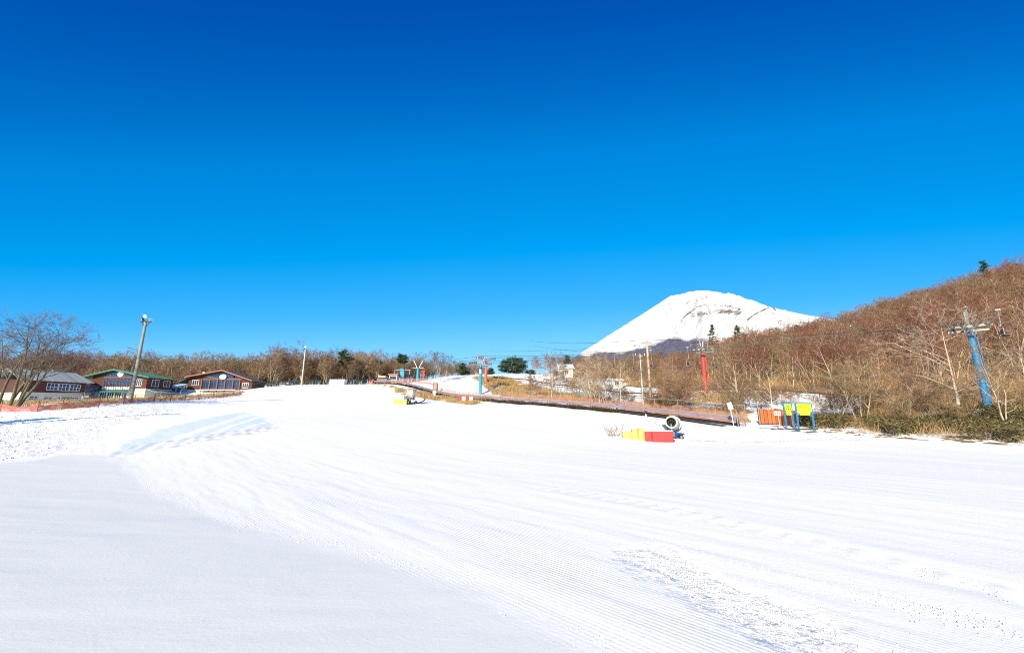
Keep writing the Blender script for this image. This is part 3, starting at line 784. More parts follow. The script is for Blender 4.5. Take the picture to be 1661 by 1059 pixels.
for k, (dx, dz, w_) in enumerate(((-.25, .1, .22), (0, .2, .3), (.26, .08, .22), (0, -.18, .6))): mk.box((c_[0] + dx, c_[1], c_[2] + dz), (w_, .02, .09), 0, .4 * (1 - k) if k < 3 else 0)
mk.build('emblem', M['dull_yellow'], sgo)
sidewindow(gl_, gw / 2, 1.2, 3.0, zb + .1, zt - .3); sidewindow(gl_, gw / 2, 4.2, 6.0, zb + .1, zt - .3)
MB().slab([(gw / 2 + .01, .3, h_low - .2), (gw / 2 + 2.2, .3, h_low - .75), (gw / 2 + 2.2, dep, h_low - .75), (gw / 2 + .01, dep, h_low - .2)], .12).build('lean_to_roof', M['grey_roof'], gl_)

# long grey roofed lodge at the left
pL, pR = W(22, 655, 76), W(137, 655, 86)
ax_ = Vector((pR.x - pL.x, pR.y - pL.y, 0)); Ln = ax_.length; rz_ = math.atan2(ax_.y, ax_.x)
cz = gz((pL.x + pR.x) / 2, 81) - .3
lg = empty('ski_lodge', (pL.x, pL.y, cz), rz_, 'long two storey lodge with plain grey roof behind the bare multi-stemmed tree', 'lodge')
hE = W(28, 614, 76).z - cz; hR = hE + 2.1; hM = 2.6
MB().box((Ln / 2, 4, hM / 2 - .4), (Ln - 1.4, 8, hM + .8)).build('lower_wall', M['cream_wall'], lg)
MB().prism([(.5, hM), (Ln - .5, hM), (Ln - .5, hE - .05), (.5, hE - .05)], -.15, 8).build('upper_wall', M['brown_boards'], lg)
r = MB(); r.slab([(-.4, -1.1, hE - .1), (Ln + .4, -1.1, hE - .1), (Ln - .6, 4, hR), (-.4, 4, hR)], .16)
r.slab([(-.4, 4, hR), (Ln - .6, 4, hR), (Ln + .4, 9, hE - .1), (-.4, 9, hE - .1)], .16)
rfo = r.build('roof', M['grey_roof'], lg)
MB().box((Ln * .36, 4.6, hR + .35), (.5, .5, 1.1)).build('chimney', M['brown_orange'], rfo)
MB().box((Ln * .66, 4.4, hR + .15), (1.1, .6, .5)).build('vent_box', M['galv'], rfo)
t0 = Ln * .37
for k in range(3): window(lg, t0 + k * 1.75, t0 + k * 1.75 + 1.68, hM + .45, hE - .55, -.15, 3, 2, 'white', 'blue_glass')
for k in range(2): window(lg, t0 + 5.9 + k * 1.75, t0 + 5.9 + k * 1.75 + 1.6, hM + .3, hE - .5, -.15, 2, 1, 'brown_orange', 'blue_glass')
for k in range(5): window(lg, 1.8 + k * 2.0, 3.2 + k * 2.0, 1.0, 1.9, 0, 2, 2, 'white', 'glass')
window(lg, Ln - 4.3, Ln - 2.3, .3, 1.9, 0, 2, 1, 'dark_steel', 'glass')
st = MB()
for zz in (hM - .1, hM - 1.2): st.box((Ln + .6, 1.5, zz), (2.2, 3, .12))
for xx in (Ln - .4, Ln + .6, Ln + 1.6):
    st.box((xx, .05, hM / 2 + .6), (.12, .12, hM + 1.4))
for zz in (hM + .5, hM + .95, hM - .6): st.box((Ln + .6, -.03, zz), (2.2, .06, .08))
st.build('balcony', M['galv'], lg)

# red brown lodge with the glazed gable
D3 = 98.0
xl, xr = W(303, 636, D3).x, W(408, 636, D3).x
rx = (xl + xr) / 2; rw = xr - xl; r0 = gz(rx, D3) - .2
rl = empty('ski_lodge', (rx, D3, r0), 0, 'red brown lodge with blue glazed gable and white oval sign', 'lodge')
def X3(px): return W(px, 625, D3).x - rx
def Z3(py): return W(355, py, D3).z - r0
ap = (X3(361), Z3(600.5)); el = (X3(302), Z3(611.5)); er = (X3(412), Z3(617.5))
MB().box((0, 2.15, .1), (rw, 4.3, 1.4)).build('foundation', M['cream_wall'], rl)
MB().prism([(-rw / 2, .8), (rw / 2, .8), (rw / 2, er[1] + .05), (ap[0], ap[1] - .3), (-rw / 2, el[1] - .2)], 0.02, 4.3).build('wall', M['brown_boards'], rl)
r = MB()
r.slab([(el[0], -1, el[1]), (ap[0], -1, ap[1]), (ap[0], 4.6, ap[1]), (el[0], 4.6, el[1])], .18)
r.slab([(ap[0], -1, ap[1]), (er[0], -1, er[1]), (er[0], 4.6, er[1]), (ap[0], 4.6, ap[1])], .18)
ro = r.build('roof', M['dark_roof'], rl)
fb = MB(); fb.beam((el[0], -1.03, el[1] - .1), (ap[0], -1.03, ap[1] - .1), .06, .26); fb.beam((ap[0], -1.035, ap[1] - .1), (er[0], -1.035, er[1] - .1), .06, .26)
fb.build('fascia', M['orange_roof'], ro)
MB().box((X3(313), 3, Z3(606)), (.55, .55, 1.6)).build('chimney', M['yellow'], ro)
lt = MB(); lt.slab([(el[0] + .1, -.5, el[1] - .25), (el[0] + .1, 5.5, el[1] - .25), (X3(290), 5.5, Z3(621)), (X3(290), -.5, Z3(621))], .15)
lt.build('lean_to_roof', M['dark_roof'], rl)
gxs = [X3(p) for p in (327, 340, 352.5, 365, 378, 389)]
zb3, zt3 = Z3(630), Z3(616)
for k, (a, b_) in enumerate(zip(gxs[:-1], gxs[1:])): window(rl, a + .12, b_ - .12, zb3, zt3, .02, 2, 2 if k == 2 else 1, 'brown_orange', 'blue_glass')
tri = MB(); sl3 = (ap[1] - el[1]) / (ap[0] - el[0]); sr3 = (ap[1] - er[1]) / (er[0] - ap[0])
tri.prism([(X3(330), zt3 + .2), (X3(391), zt3 + .2), (X3(391), ap[1] - .5 - (X3(391) - ap[0]) * sr3), (ap[0], ap[1] - .5), (X3(330), ap[1] - .5 - (ap[0] - X3(330)) * sl3)], -.03, .015)
tw = tri.build('window', M['blue_glass'], rl)
tb = MB()
for xx in gxs[1:-1:3] + [X3(378)]: tb.box((xx, -.06, (zt3 + ap[1] - .6 - abs(xx - ap[0]) * .3) / 2), (.22, .08, ap[1] - .6 - abs(xx - ap[0]) * .3 - zt3))
tb.beam((X3(331), -.065, ap[1] - .62 - (ap[0] - X3(331)) * sl3), (X3(352), -.065, zt3 + .35), .08, .2); tb.beam((X3(392), -.065, ap[1] - .62 - (X3(392) - ap[0]) * sr3), (X3(370), -.065, zt3 + .35), .08, .2)
tb.box(((X3(328) + X3(392)) / 2, -.07, zt3 + .1), (X3(392) - X3(328), .09, .24)); tb.build('frame', M['brown_orange'], tw)
for xx in gxs: MB().box((xx, -.12, (zb3 + zt3) / 2 - .3), (.24, .2, zt3 - zb3 + .8)).build('post', M['brown_orange'], rl)
window(rl, X3(311), X3(322), Z3(625), Z3(616), .02, 3, 1, 'white', 'glass')
window(rl, X3(393), X3(403), Z3(629.5), Z3(621), .02, 3, 1, 'white', 'glass')
MB().box(((X3(328) + X3(390)) / 2, -.9, zb3 - .4), (X3(390) - X3(328), 1.7, .16)).build('terrace', M['snow_block'], rl)
so_ = MB(); so_.ring((X3(361), -.25, Z3(611.3)), (0, -1, 0), [(0, 0.001), (0, .62), (.1, .62), (.1, 0.001)], 24)
sgo = so_.build('sign', M['white'], rl); sgo.scale = (1, 1, 1)
for v in sgo.data.vertices: v.co.x = X3(361) + (v.co.x - X3(361)) * 1.35
mk = MB()
for dx, dz, w_ in ((-.3, .05, .28), (.1, .05, .35), (-.1, -.2, .6)): mk.box((X3(361) + dx, -.36, Z3(611.3) + dz), (w_, .02, .09))
mk.build('emblem', M['pink_mark'], sgo)
# pale blue shed between the lodges
p = G(285, 99)
sh = empty('storage_shed', (p.x, p.y, p.z - .2), 0, 'small shed with wavy pale blue roof between the green roofed and red brown lodges', 'shed')
MB().box((0, 1.5, .7), (3.0, 3, 1.4)).build('wall', M['white'], sh)
for k in (-1, 1): MB().box((k * .7, -.01, .6), (.9, .06, 1.0)).build('door', M['dark_steel'], sh)
r = MB(); r.slab([(-1.9, -.5, 1.5), (-.6, -.5, 1.35), (-.6, 3.5, 2.4), (-1.9, 3.5, 2.5)], .15); r.slab([(-.6, -.5, 1.35), (.6, -.5, 1.6), (.6, 3.5, 2.5), (-.6, 3.5, 2.4)], .15)
r.slab([(.6, -.5, 1.6), (1.9, -.5, 1.75), (1.9, 3.5, 2.55), (.6, 3.5, 2.5)], .15)
r.build('roof', M['pale_blue_roof'], sh)

# ------------------------------------------------------------------ far buildings near the woods
def small_house(px, d, w_, h_, label, wall, roof, name='house', rz=0, rh=1.2, back=True):
    p = G(px, d)
    o = empty(name, (p.x, p.y, p.z - .2), rz, label, 'house')
    MB().box((0, 2.5, h_ / 2), (w_, 5, h_)).build('wall', M[wall], o)
    r = MB(); r.slab([(-w_ / 2 - .4, -.5, h_), (w_ / 2 + .4, -.5, h_), (w_ / 2 + .4, 2.5, h_ + rh), (-w_ / 2 - .4, 2.5, h_ + rh)], .15)
    r.slab([(-w_ / 2 - .4, 2.5, h_ + rh), (w_ / 2 + .4, 2.5, h_ + rh), (w_ / 2 + .4, 5.5, h_), (-w_ / 2 - .4, 5.5, h_)], .15)
    r.build('roof', M[roof], o)
    g = MB(); g.prism([(-w_ / 2, 0), (w_ / 2, 0), (w_ / 2, .01), (-w_ / 2, .01)], 2.49, 2.51)
    n = max(1, int(w_ // 2.2))
    for k in range(n):
        c = -w_ / 2 + w_ * (k + .5) / n
        window(o, c - .55, c + .55, h_ * .38, h_ * .82, 0, 2, 1, 'white', 'glass')
    return o
small_house(919, 114, 3.8, 2.7, 'white two storey house with snow on its roof below a dark evergreen', 'white', 'snow_block', rh=1.5)
small_house(1001, 88, 2.0, 2.0, 'tiny white hut with snowy roof at the edge of the brown wood', 'white', 'snow_block', 'hut', rh=.5)
# white board on the crest
p = G(546, 103)
o = empty('snow_barrier', (p.x, p.y, p.z - .2), 0, 'low white snow covered wall block on the crest of the piste', 'barrier')
MB().box((0, 1, .7), (3.7, 2.0, 1.4)).build('block', M['snow_block'], o)
MB().box((.05, 1, 1.46), (3.9, 2.2, .12)).build('cap', M['snow_block'], o)
# silver cars behind the crest
def car(px, d, label, rz):
    p = G(px, d)
    o = empty('parked_car', (p.x, p.y, p.z - 0.0), rz, label, 'car', 'cars parked behind the crest')
    b = MB()
    b.prism([(-2.1, .35), (2.1, .35), (2.15, .7), (2.0, .95), (-2.0, 1.0), (-2.15, .7)], -.85, .85)
    b.build('body', M['car_silver'], o)
    c = MB(); c.prism([(-1.7, .98), (1.2, .98), (.6, 1.5), (-1.2, 1.52)], -.72, .72); c.build('cabin', M['car_silver'], o)
    w_ = MB(); w_.prism([(-1.5, 1.03), (1.0, 1.03), (.5, 1.42), (-1.1, 1.44)], -.735, .735); w_.build('side_window', M['glass'], o)
    ws = MB(); ws.slab([(1.22, -.62, 1.02), (1.22, .62, 1.02), (.66, .62, 1.48), (.66, -.62, 1.48)], .02); ws.build('windscreen', M['glass'], o)
    for sx_ in (-1.3, 1.3):
        for sy in (-.8, .8):
            wh = MB(); wh.cyl((sx_, sy - .1, .33), (sx_, sy + .1, .33), .33, .33, 14); wo_ = wh.build('wheel', M['black'], o)
            MB().cyl((sx_, sy - .11, .33), (sx_, sy + .11, .33), .19, .19, 10).build('rim', M['galv'], wo_)
    for sy in (-.6, .6): MB().box((2.12, sy, .72), (.08, .3, .15)).build('headlight', M['lamp_white'], o)
    return o
car(461, 106, 'silver car on the crest, left of the dark post', math.radians(-70))
car(474, 106, 'silver car on the crest, just right of the dark post', math.radians(-80))
car(484, 109, 'bluish grey car on the crest beside the white lamp post', math.radians(-75))
p = G(469, 103.5)
tag(MB().box((0, 0, .9), (.3, .3, 2.2)).build('post', M['log'], None, (p.x, p.y, p.z)), 'dark square timber post standing between the silver cars', 'post')

# ------------------------------------------------------------------ fences
def path_pts(pts, step):
    """resample px/d path on the ground"""
    P = [Vector((*G(px, d)[:2], 0)) for px, d in pts]
    out = []
    for a, b_ in zip(P[:-1], P[1:]):
        n = max(1, int((b_ - a).length / step))
        for k in range(n): out.append(a.lerp(b_, k / n))
    out.append(P[-1])
    z = ground([q.x for q in out], [q.y for q in out])
    for q, zz in zip(out, z): q.z = zz
    return out
def fence(name, pts, step, label, cat, post_h, post_r, pm, rails=(), rail_r=.03, net=None, net_z=(0.05, .9), sag=.08, square=False, seed=1):
    rnd = random.Random(seed)
    Q = path_pts(pts, step)
    o0 = Q[0].copy()
    o = empty(name, o0, 0, label, cat)
    L_ = [q - o0 for q in Q]
    tops = []
    for q in L_:
        lean = Vector((rnd.uniform(-.04, .04), rnd.uniform(-.04, .04), 0)) * post_h
        hh = post_h * rnd.uniform(.94, 1.06)
        tops.append(q + Vector((0, 0, hh)) + lean)
        b = MB(); b.cyl(q - Vector((0, 0, .3)), tops[-1], post_r, post_r * .9, 7)
        b.build('post', M[pm], o)
    for rzz in rails:
        b = MB()
        for i in range(len(L_) - 1):
            a = L_[i].lerp(tops[i], rzz / post_h); c = L_[i + 1].lerp(tops[i + 1], rzz / post_h)
            b.cyl(a, c, rail_r, rail_r, 6)
        b.build('rail', M[pm], o)
    if net:
        b = MB(); cols = []
        for i in range(len(L_) - 1):
            for k in range(4):
                t = k / 4
                lo = L_[i].lerp(L_[i + 1], t); cols.append((lo, t))
        cols.append((L_[-1], 0))
        vs = []
        for lo, t in cols:
            s_ = sag * math.sin(math.pi * t) * rnd.uniform(.5, 1.6)
            off = Vector((rnd.uniform(-.05, .05), -.05 + rnd.uniform(-.05, .05), 0))
            vs += [lo + off + Vector((0, 0, net_z[0])), lo + off * 1.6 + Vector((0, 0, (net_z[0] + net_z[1]) / 2)), lo + off + Vector((0, 0, net_z[1] - s_ * 2))]
        fs = []
        for i in range(len(cols) - 1):
            a = i * 3
            fs += [(a, a + 3, a + 4, a + 1), (a + 1, a + 4, a + 5, a + 2)]
        b.add(vs, fs).build('net', M[net], o)
    return o
fence('net_fence', [(-140, 35), (0, 38), (60, 39), (100, 40.3), (160, 43), (200, 46), (250, 50.5), (300, 56), (345, 63), (392, 72)], 2.6,
      'low red and orange plastic net fence along the left edge of the snow', 'net fence', 1.15, .03, 'dark_steel', net='net_red', net_z=(.03, .75), sag=.2)
fence('wire_fence', [(60, 60), (135, 58), (200, 62), (260, 68), (320, 78)], 3.5, 'thin grey rail fence on the slope in front of the lodges', 'fence', 1.2, .04, 'galv', rails=(.6, 1.15), rail_r=.025, seed=3)
fence('log_fence', [(408, 92), (440, 96), (486, 101), (515, 104)], 1.6, 'dark timber rail fence running up to the crest beside the red brown lodge', 'fence', 1.3, .11, 'log', rails=(.45, .85, 1.2), rail_r=.10, seed=4)
fence('metal_fence', [(705, 81.5), (760, 72), (860, 57.5), (1000, 45.5), (1100, 39.2), (1210, 33.8)], 2.4, 'galvanised rail fence with faded pink netting behind the conveyor', 'fence', 1.75, .032, 'galv', rails=(1.68,), rail_r=.03, net='net_pink', net_z=(.1, 1.25), sag=.1, seed=5)
fence('net_fence', [(612, 107), (640, 102), (668, 97), (700, 90)], 3, 'purple grey net fence beside the far end of the conveyor', 'net fence', 1.3, .03, 'galv', net='net_pink', net_z=(.05, 1.2), seed=6)
fence('guard_rail', [(800, 93), (860, 92), (920, 84), (960, 77), (1010, 70), (1060, 66), (1110, 64), (1143, 63), (1200, 61), (1260, 59), (1330, 54), (1400, 48.5), (1435, 46)], 3.5,
      'dark road guard rail running across behind the bare trees', 'guard rail', .62, .06, 'log', rails=(.5,), rail_r=.13, seed=7)
# orange brown board fence by the signs
Q = path_pts([(1233, 34.5), (1262, 34), (1296, 32.5)], 1.3)
o = empty('board_fence', Q[0], 0, 'orange brown board fence behind the yellow signs', 'fence')
for a, c in zip(Q[:-1], Q[1:]):
    a, c = a - Q[0], c - Q[0]
    MB().beam(a + Vector((0, 0, .68)), c + Vector((0, 0, .68)) - (c - a) * .01, .05, 1.2).build('board_panel', M['orange_board'], o)
for q in Q: MB().box((q - Q[0]) + Vector((0, .07, .55)), (.09, .08, 1.6)).build('post', M['brown_orange'], o)
p0 = G(1180, 33.5); p1 = G(1212, 33)
ph_ = MB(); ph_.cyl((0, 0, -.2), (0, 0, 1.85), .035, .035, 8)
tag(ph_.build('post', M['galv'], None, G(1233, 34.2)), 'lone slim galvanised post at the left end of the orange board fence', 'post')

# ------------------------------------------------------------------ conveyor lift
Q = path_pts([(600, 112), (622, 104), (700, 79.5), (780, 66), (860, 55.8), (1000, 43.8), (1100, 37.6), (1196, 33.2)], 3.0)
o0 = Q[0].copy()
o = empty('conveyor_lift', o0, 0, 'long low conveyor lift with mauve cover running down the right side of the piste', 'conveyor')
L_ = [q - o0 for q in Q]
belt, cov, edge, kick = MB(), MB(), MB(), MB()
for a, c in zip(L_[:-1], L_[1:]):
    belt.beam(a + Vector((0, .0, .22)), c + Vector((0, .0, .22)), 1.0, .16)
    cov.beam(a + Vector((-.1, -.5, .62)), c + Vector((-.1, -.5, .66)), .14, .26)
    edge.beam(a + Vector((-.1, -.52, .83)), c + Vector((-.1, -.52, .83)), .07, .07)
    kick.beam(a + Vector((.3, .6, .7)), c + Vector((.3, .6, .55)), .08, .12)
belt.build('belt', M['black'], o); cov.build('side_cover', M['mauve'], o); edge.build('hand_rail', M['galv'], o); kick.build('side_cover', M['mauve'], o)
for q in L_:
    b = MB(); b.box(q + Vector((-.1, -.45, .2)), (.09, .09, 1.2)); b.box(q + Vector((.3, .5, .2)), (.09, .09, 1.2)); b.build('support', M['dark_steel'], o)
p = G(705, 77.5)
o = empty('control_post', (p.x, p.y, p.z), 0, 'white lower and dark upper control post halfway along the conveyor', 'control post')
MB().box((0, 0, .45), (.7, .5, .9)).build('base', M['white'], o); MB().box((.05, .02, 1.6), (.9, .35, 1.4)).build('cabinet', M['dark_steel'], o); MB().box((.05, -.17, 1.6), (.6, .04, 1.1)).build('panel', M['pink_mark'], o)
# red and white block leaning on it
p = G(755, 65)
o = empty('padded_block', (p.x, p.y, p.z), 0.1, 'red and white striped crash pad in front of the conveyor', 'crash pad')
for k in range(4): MB().box((-.9 + .6 * k, 0, .42), (.595, .5, .9)).build('pad', M['red_mat' if k in (0, 2) else 'white'], o)
# paddle sign near the lower end
p = G(1191, 31.5)
o = empty('paddle_sign', p, 0, 'white tilted square sign on a thin post at the lower end of the conveyor', 'sign')
MB().cyl((0, 0, -.2), (-.12, 0, 1.35), .035, .03, 8).build('post', M['white'], o)
MB().box((-.17, -.04, 1.6), (.36, .04, .55), 0, -.25).build('board', M['white'], o)
b = MB(); b.cyl((0, 0, -.2), (-.05, 0, 1.35), .03, .03, 8); tag(b.build('post', M['galv'], None, G(1198, 31.6)), 'short grey post directly right of the tilted white sign', 'post')
o = empty('step_plank', G(1262, 30.6, .05), math.radians(-12), 'long dark plank on top of the snow berm below the signs', 'plank')
MB().box((0, 0, .03), (5.2, .28, .10)).build('board', M['log'], o)

# ------------------------------------------------------------------ yellow signs
def sign_board(px0, px1, d, py0, py1, py2, label, inset):
    pa, pb = W(px0, py0, d), W(px1, py0, d)
    gxc = (pa.x + pb.x) / 2
    g = gz(gxc, d); w_ = pb.x - pa.x
    zt = pa.z - g; zm = W(px0, py1, d).z - g; zb = W(px0, py2, d).z - g
    o = empty('slope_sign', (gxc, d, g), math.radians(8), label, 'sign', 'yellow signs at the foot of the lift')
    MB().box((0, 0, (zt + zm) / 2), (w_, .05, zt - zm)).build('board', M['sign_yellow'], o)
    MB().box((0, -.01, (zm + zb) / 2 - .005), (w_ * inset, .05, zm - zb)).build('lower_board', M['sign_yellow'], o)
    MB().box((0, 0, zt + .045), (w_ + .1, .07, .08)).build('top_rail', M['sign_blue'], o)
    for s_ in (-1, 1):
        MB().box((s_ * (w_ / 2 + .05), .04, zt / 2 - .2), (.10, .08, zt + .4)).build('post', M['sign_blue'], o)
    return o, w_, zt, zm, zb
o, w_, zt, zm, zb = sign_board(1271.5, 1283, 31.8, 655, 666, 673, 'narrow yellow slope sign on blue posts with coloured emblems', .72)
b = MB(); b.prism([(-.14, zt - .25), (.14, zt - .25), (0, zt - .08)], -.035, -.027); b.build('emblem', M['mark_green'], o)
for k, c in enumerate(('mark_green', 'mark_red', 'mark_blue')): MB().box((-.17 + .17 * k, -.03, zt - .37), (.11, .012, .09)).build('emblem', M[c], o)
b = MB(); b.box((0, -.04, zb + .2), (w_ * .5, .012, .05)); b.box((0, -.04, zb + .1), (w_ * .4, .012, .05)); b.build('lettering', M['mark_orange'], o)
o, w_, zt, zm, zb = sign_board(1290, 1316, 31.2, 654, 668, 673, 'wide yellow slope sign on blue posts with lines of writing', .68)
b = MB(); rnd = random.Random(4)
for k, zz in enumerate((zt - .14, zt - .27, zt - .40, zt - .53)):
    xx = -w_ * .36
    while xx < w_ * .3:
        l_ = rnd.uniform(.03, .09); b.box((xx + l_ / 2, -.032, zz + rnd.uniform(-.012, .012)), (l_, .012, rnd.uniform(.035, .06))); xx += l_ + .03
b.build('lettering', M['mark_orange'], o)
p = G(1266, 31.5)
o = empty('notice_sign', p, math.radians(6), 'small pink and white notice on a thin pale post left of the yellow signs', 'sign')
MB().cyl((0, .03, -.2), (0, .03, 1.1), .03, .03, 8).build('post', M['beige'], o)
MB().box((-.08, 0, 1.2), (.55, .04, .32)).build('board', M['white'], o)
b = MB()
for x_ in (-.26, -.08, .1): b.box((x_, -.026, 1.2), (.11, .012, .18))
b.build('lettering', M['pink_mark'], o)

# ------------------------------------------------------------------ snow guns
def snow_gun(loc, s, rz, label):
    o = empty('snow_gun', loc, rz, label, 'snow gun', 'snow guns beside the piste')
    o.scale = (s, s, s)
    ax_ = Vector((-.62, -.76, .17)).normalized(); c = Vector((.15, -.1, 1.35))
    b = MB(); b.ring(c, ax_, [(-.2, .52), (-.2, .60), (.1, .57), (.4, .52), (.56, .54), (.60, .52), (.58, .40), (.3, .40), (-.2, .52)], 32)
    bar = b.build('barrel', M['gun_white'], o, smooth=True)
    b = MB(); b.ring(c, ax_, [(.575, .50), (.615, .50), (.625, .42), (.575, .385)], 32); b.build('nozzle_ring', M['gun_white'], bar, smooth=True)
    b = MB(); b.ring(c, ax_, [(.31, .001), (.31, .42)], 32); b.ring(c, ax_, [(.31, .395), (.57, .395)], 32); b.ring(c, ax_, [(.32, .001), (.5, .08), (.5, .12), (.32, .2)], 16); b.build('fan', M['black'], bar)
    b = MB(); b.ring(c - ax_ * .62, ax_, [(-.05, .60), (-.05, .74), (.06, .74), (.06, .60), (-.05, .60)], 32)
    b.ring(c - ax_ * .34, ax_, [(-.04, .58), (-.04, .70), (.04, .70), (.04, .58)], 32); b.build('guard_ring', M['galv'], bar, smooth=True)
    b = MB()
    for k in range(10):
        t = 2 * math.pi * k / 10
        x_ = ax_.cross(Vector((0, 0, 1))).normalized(); y_ = ax_.cross(x_)
        q = c + (x_ * math.cos(t) + y_ * math.sin(t)) * .6
        b.cyl(q - ax_ * .62 + (q - c) * .12, q - ax_ * .15, .02, .02, 5)
    b.build('guard_bars', M['galv'], bar)
    b = MB(); b.beam((.15, -.1, .2), (.15, -.1, .85), .2, .2); b.beam((-.25, -.55, .75), (-.25, -.55, 1.3), .08, .12); b.beam((.5, .3, .75), (.5, .3, 1.3), .08, .12); b.beam((-.3, -.6, .75), (.55, .35, .75), .1, .1)
    b.build('yoke', M['galv'], o)
    b = MB(); b.beam((-.9, 0, .16), (.7, 0, .16), .12, .12); b.beam((.1, -.8, .16), (.1, .8, .16), .12, .12); b.beam((.45, -.7, .2), (.45, .7, .2), .1, .1)
    b.build('chassis', M['dark_steel'], o)
    for sy in (-.75, .75):
        w_ = MB(); w_.cyl((.45, sy - .08, .22), (.45, sy + .08, .22), .22, .22, 16); wo_ = w_.build('wheel', M['black'], o, smooth=True)
        MB().cyl((.45, sy - .09, .22), (.45, sy + .09, .22), .12, .12, 10).build('rim', M['galv'], wo_)
    b = MB(); b.box((-.62, .25, .72), (.55, .6, .85)); b.box((-.62, .25, 1.18), (.6, .66, .08)); b.build('control_box', M['slate_blue'], o)
    MB().box((-.5, -.02, .35), (.55, .4, .4)).build('pump_housing', M['teal'], o)
    return o
p = G(1088, 26.3)
g1 = snow_gun((p.x + .1, p.y + .2, p.z - .05), .74, math.radians(12), 'large white snow gun pointing left above the red mats')
p = G(664, 62)
g2 = copy_tree(g1); g2.location = (p.x, p.y, p.z); g2.scale = (1.15, 1.15, 1.15); g2.rotation_euler = (0, 0, math.radians(-25))
g2['label'] = 'small looking snow gun out on the open piste beside the ochre and lemon yellow mats'
# tarpaulin heap in front of the big gun
rng = np.random.default_rng(5)
def heap(loc, rx_, ry_, h, name, label, cat, m, seed):
    n = 40; V, F = [], []
    t = np.linspace(-1, 1, n); X, Y = np.meshgrid(t, t)
    Z = np.clip(1 - X ** 2 * (1 + .3 * Y) - Y ** 2, 0, 1) ** .6 * h * (1 + .9 * fbm(X * 2.2 + seed, Y * 2.2, 80 + seed)) - .12
    V = np.stack([X.ravel() * rx_, Y.ravel() * ry_, Z.ravel()], 1)
    i = np.arange(n * n).reshape(n, n)
    F = np.stack([i[:-1, :-1], i[:-1, 1:], i[1:, 1:], i[1:, :-1]], -1).reshape(-1, 4)
    o = link_mesh(name, mesh_np(name, V, [F], M[m], smooth=True), None, loc)
    return tag(o, label, cat)
heap(G(1056, 26.3), 1.0, .6, 1.3, 'tarpaulin', 'crumpled pale tarpaulin behind the red and yellow mats', 'tarpaulin', 'tarp', 1)
def pad(px, d, w_, dp, h, m, label, rz=0.0, group='crash mats round the large snow gun', strap=True, name='crash_mat', dz=-.05, snow=False):
    p = G(px, d)
    o = empty(name, (p.x, p.y, p.z + dz), rz, label, 'mat', group)
    b = MB(); b.box((0, 0, h / 2), (w_, dp, h)); bo = b.build('cushion', M[m], o)
    bv = bo.modifiers.new('soft', 'BEVEL'); bv.width = .05; bv.segments = 3
    if snow:
        sc_ = MB().box((0, 0, h + .02), (w_ * .96, dp * .95, .05)).build('snow_cap', M['snow_block'], o); bv = sc_.modifiers.new('soft', 'BEVEL'); bv.width = .02; bv.segments = 2
    if strap:
        s_ = MB(); s_.box((w_ * .18, 0, h / 2), (.05, dp + .012, h + .012)); s_.build('strap', M['white' if m == 'red_mat' else 'dull_yellow'], o)
    return o
pad(1054.5, 25.2, .62, .55, .62, 'red_mat', 'short red crash mat, left one of the red pair below the snow gun', math.radians(-5), strap=False, snow=True)
pad(1074, 24.9, 1.22, .6, .66, 'red_mat', 'long red crash mat, right one of the red pair below the snow gun', math.radians(-3), strap=False, snow=True)
pad(1018, 26.2, .64, .6, .46, 'yellow', 'faded yellow crash mat at the left end of the row by the snow gun', math.radians(-8), strap=False)
pad(1030.5, 25.9, .42, .55, .62, 'dull_yellow', 'weathered ochre crash mat between two yellow mats', math.radians(-10), strap=False)
pad(1040, 25.5, .38, .6, .72, 'yellow', 'bright yellow upright crash mat next to the red mats', math.radians(4), strap=False)
pad(646, 61.5, 1.4, .7, .8, 'dull_yellow', 'ochre crash mat left of the small snow gun on the piste', 0, 'crash mats by the small snow gun')
pad(656, 61, .75, .8, .85, 'yellow', 'lemon yellow crash mat touching the small snow gun on the piste', .1, 'crash mats by the small snow gun', strap=False)
# hose of the far gun
b = MB(); pts = []
for k in range(13):
    t = k / 12; q = G(672 + 26 * t + 4 * math.sin(t * 5), 62 + 12.5 * t)
    pts.append(q + Vector((0, 0, .06)))
b.tube(pts, .06, 6)
tag(b.build('hose', M['dark_steel'], None), 'dark hose running from the small snow gun up to the conveyor', 'hose')
# twigs stuck in snow before the mats
def twig_bundle(px, d, n, h, seed):
    rnd = random.Random(seed); b = MB(); p = G(px, d)
    for k in range(n):
        q = Vector((rnd.uniform(-.5, .5), rnd.uniform(-.2, .2), -.05)); tip = q + Vector((rnd.uniform(-.5, .6), rnd.uniform(-.2, .2), h * rnd.uniform(.4, 1)))
        mid_ = q.lerp(tip, .5) + Vector((rnd.uniform(-.1, .1), 0, rnd.uniform(0, .1)))
        b.tube([q, mid_, tip], .012, 4)
        b.cyl(mid_, mid_ + Vector((rnd.uniform(-.3, .3), 0, rnd.uniform(.05, .25))), .008, .005, 4)
    return b.build('dead_shrub', M['pink_mark'] if seed == 1 else M['twig'], None, p)
tag(twig_bundle(996, 27.2, 16, .9, 2), 'small leafless shrub poking out of the snow left of the yellow mats', 'shrub')

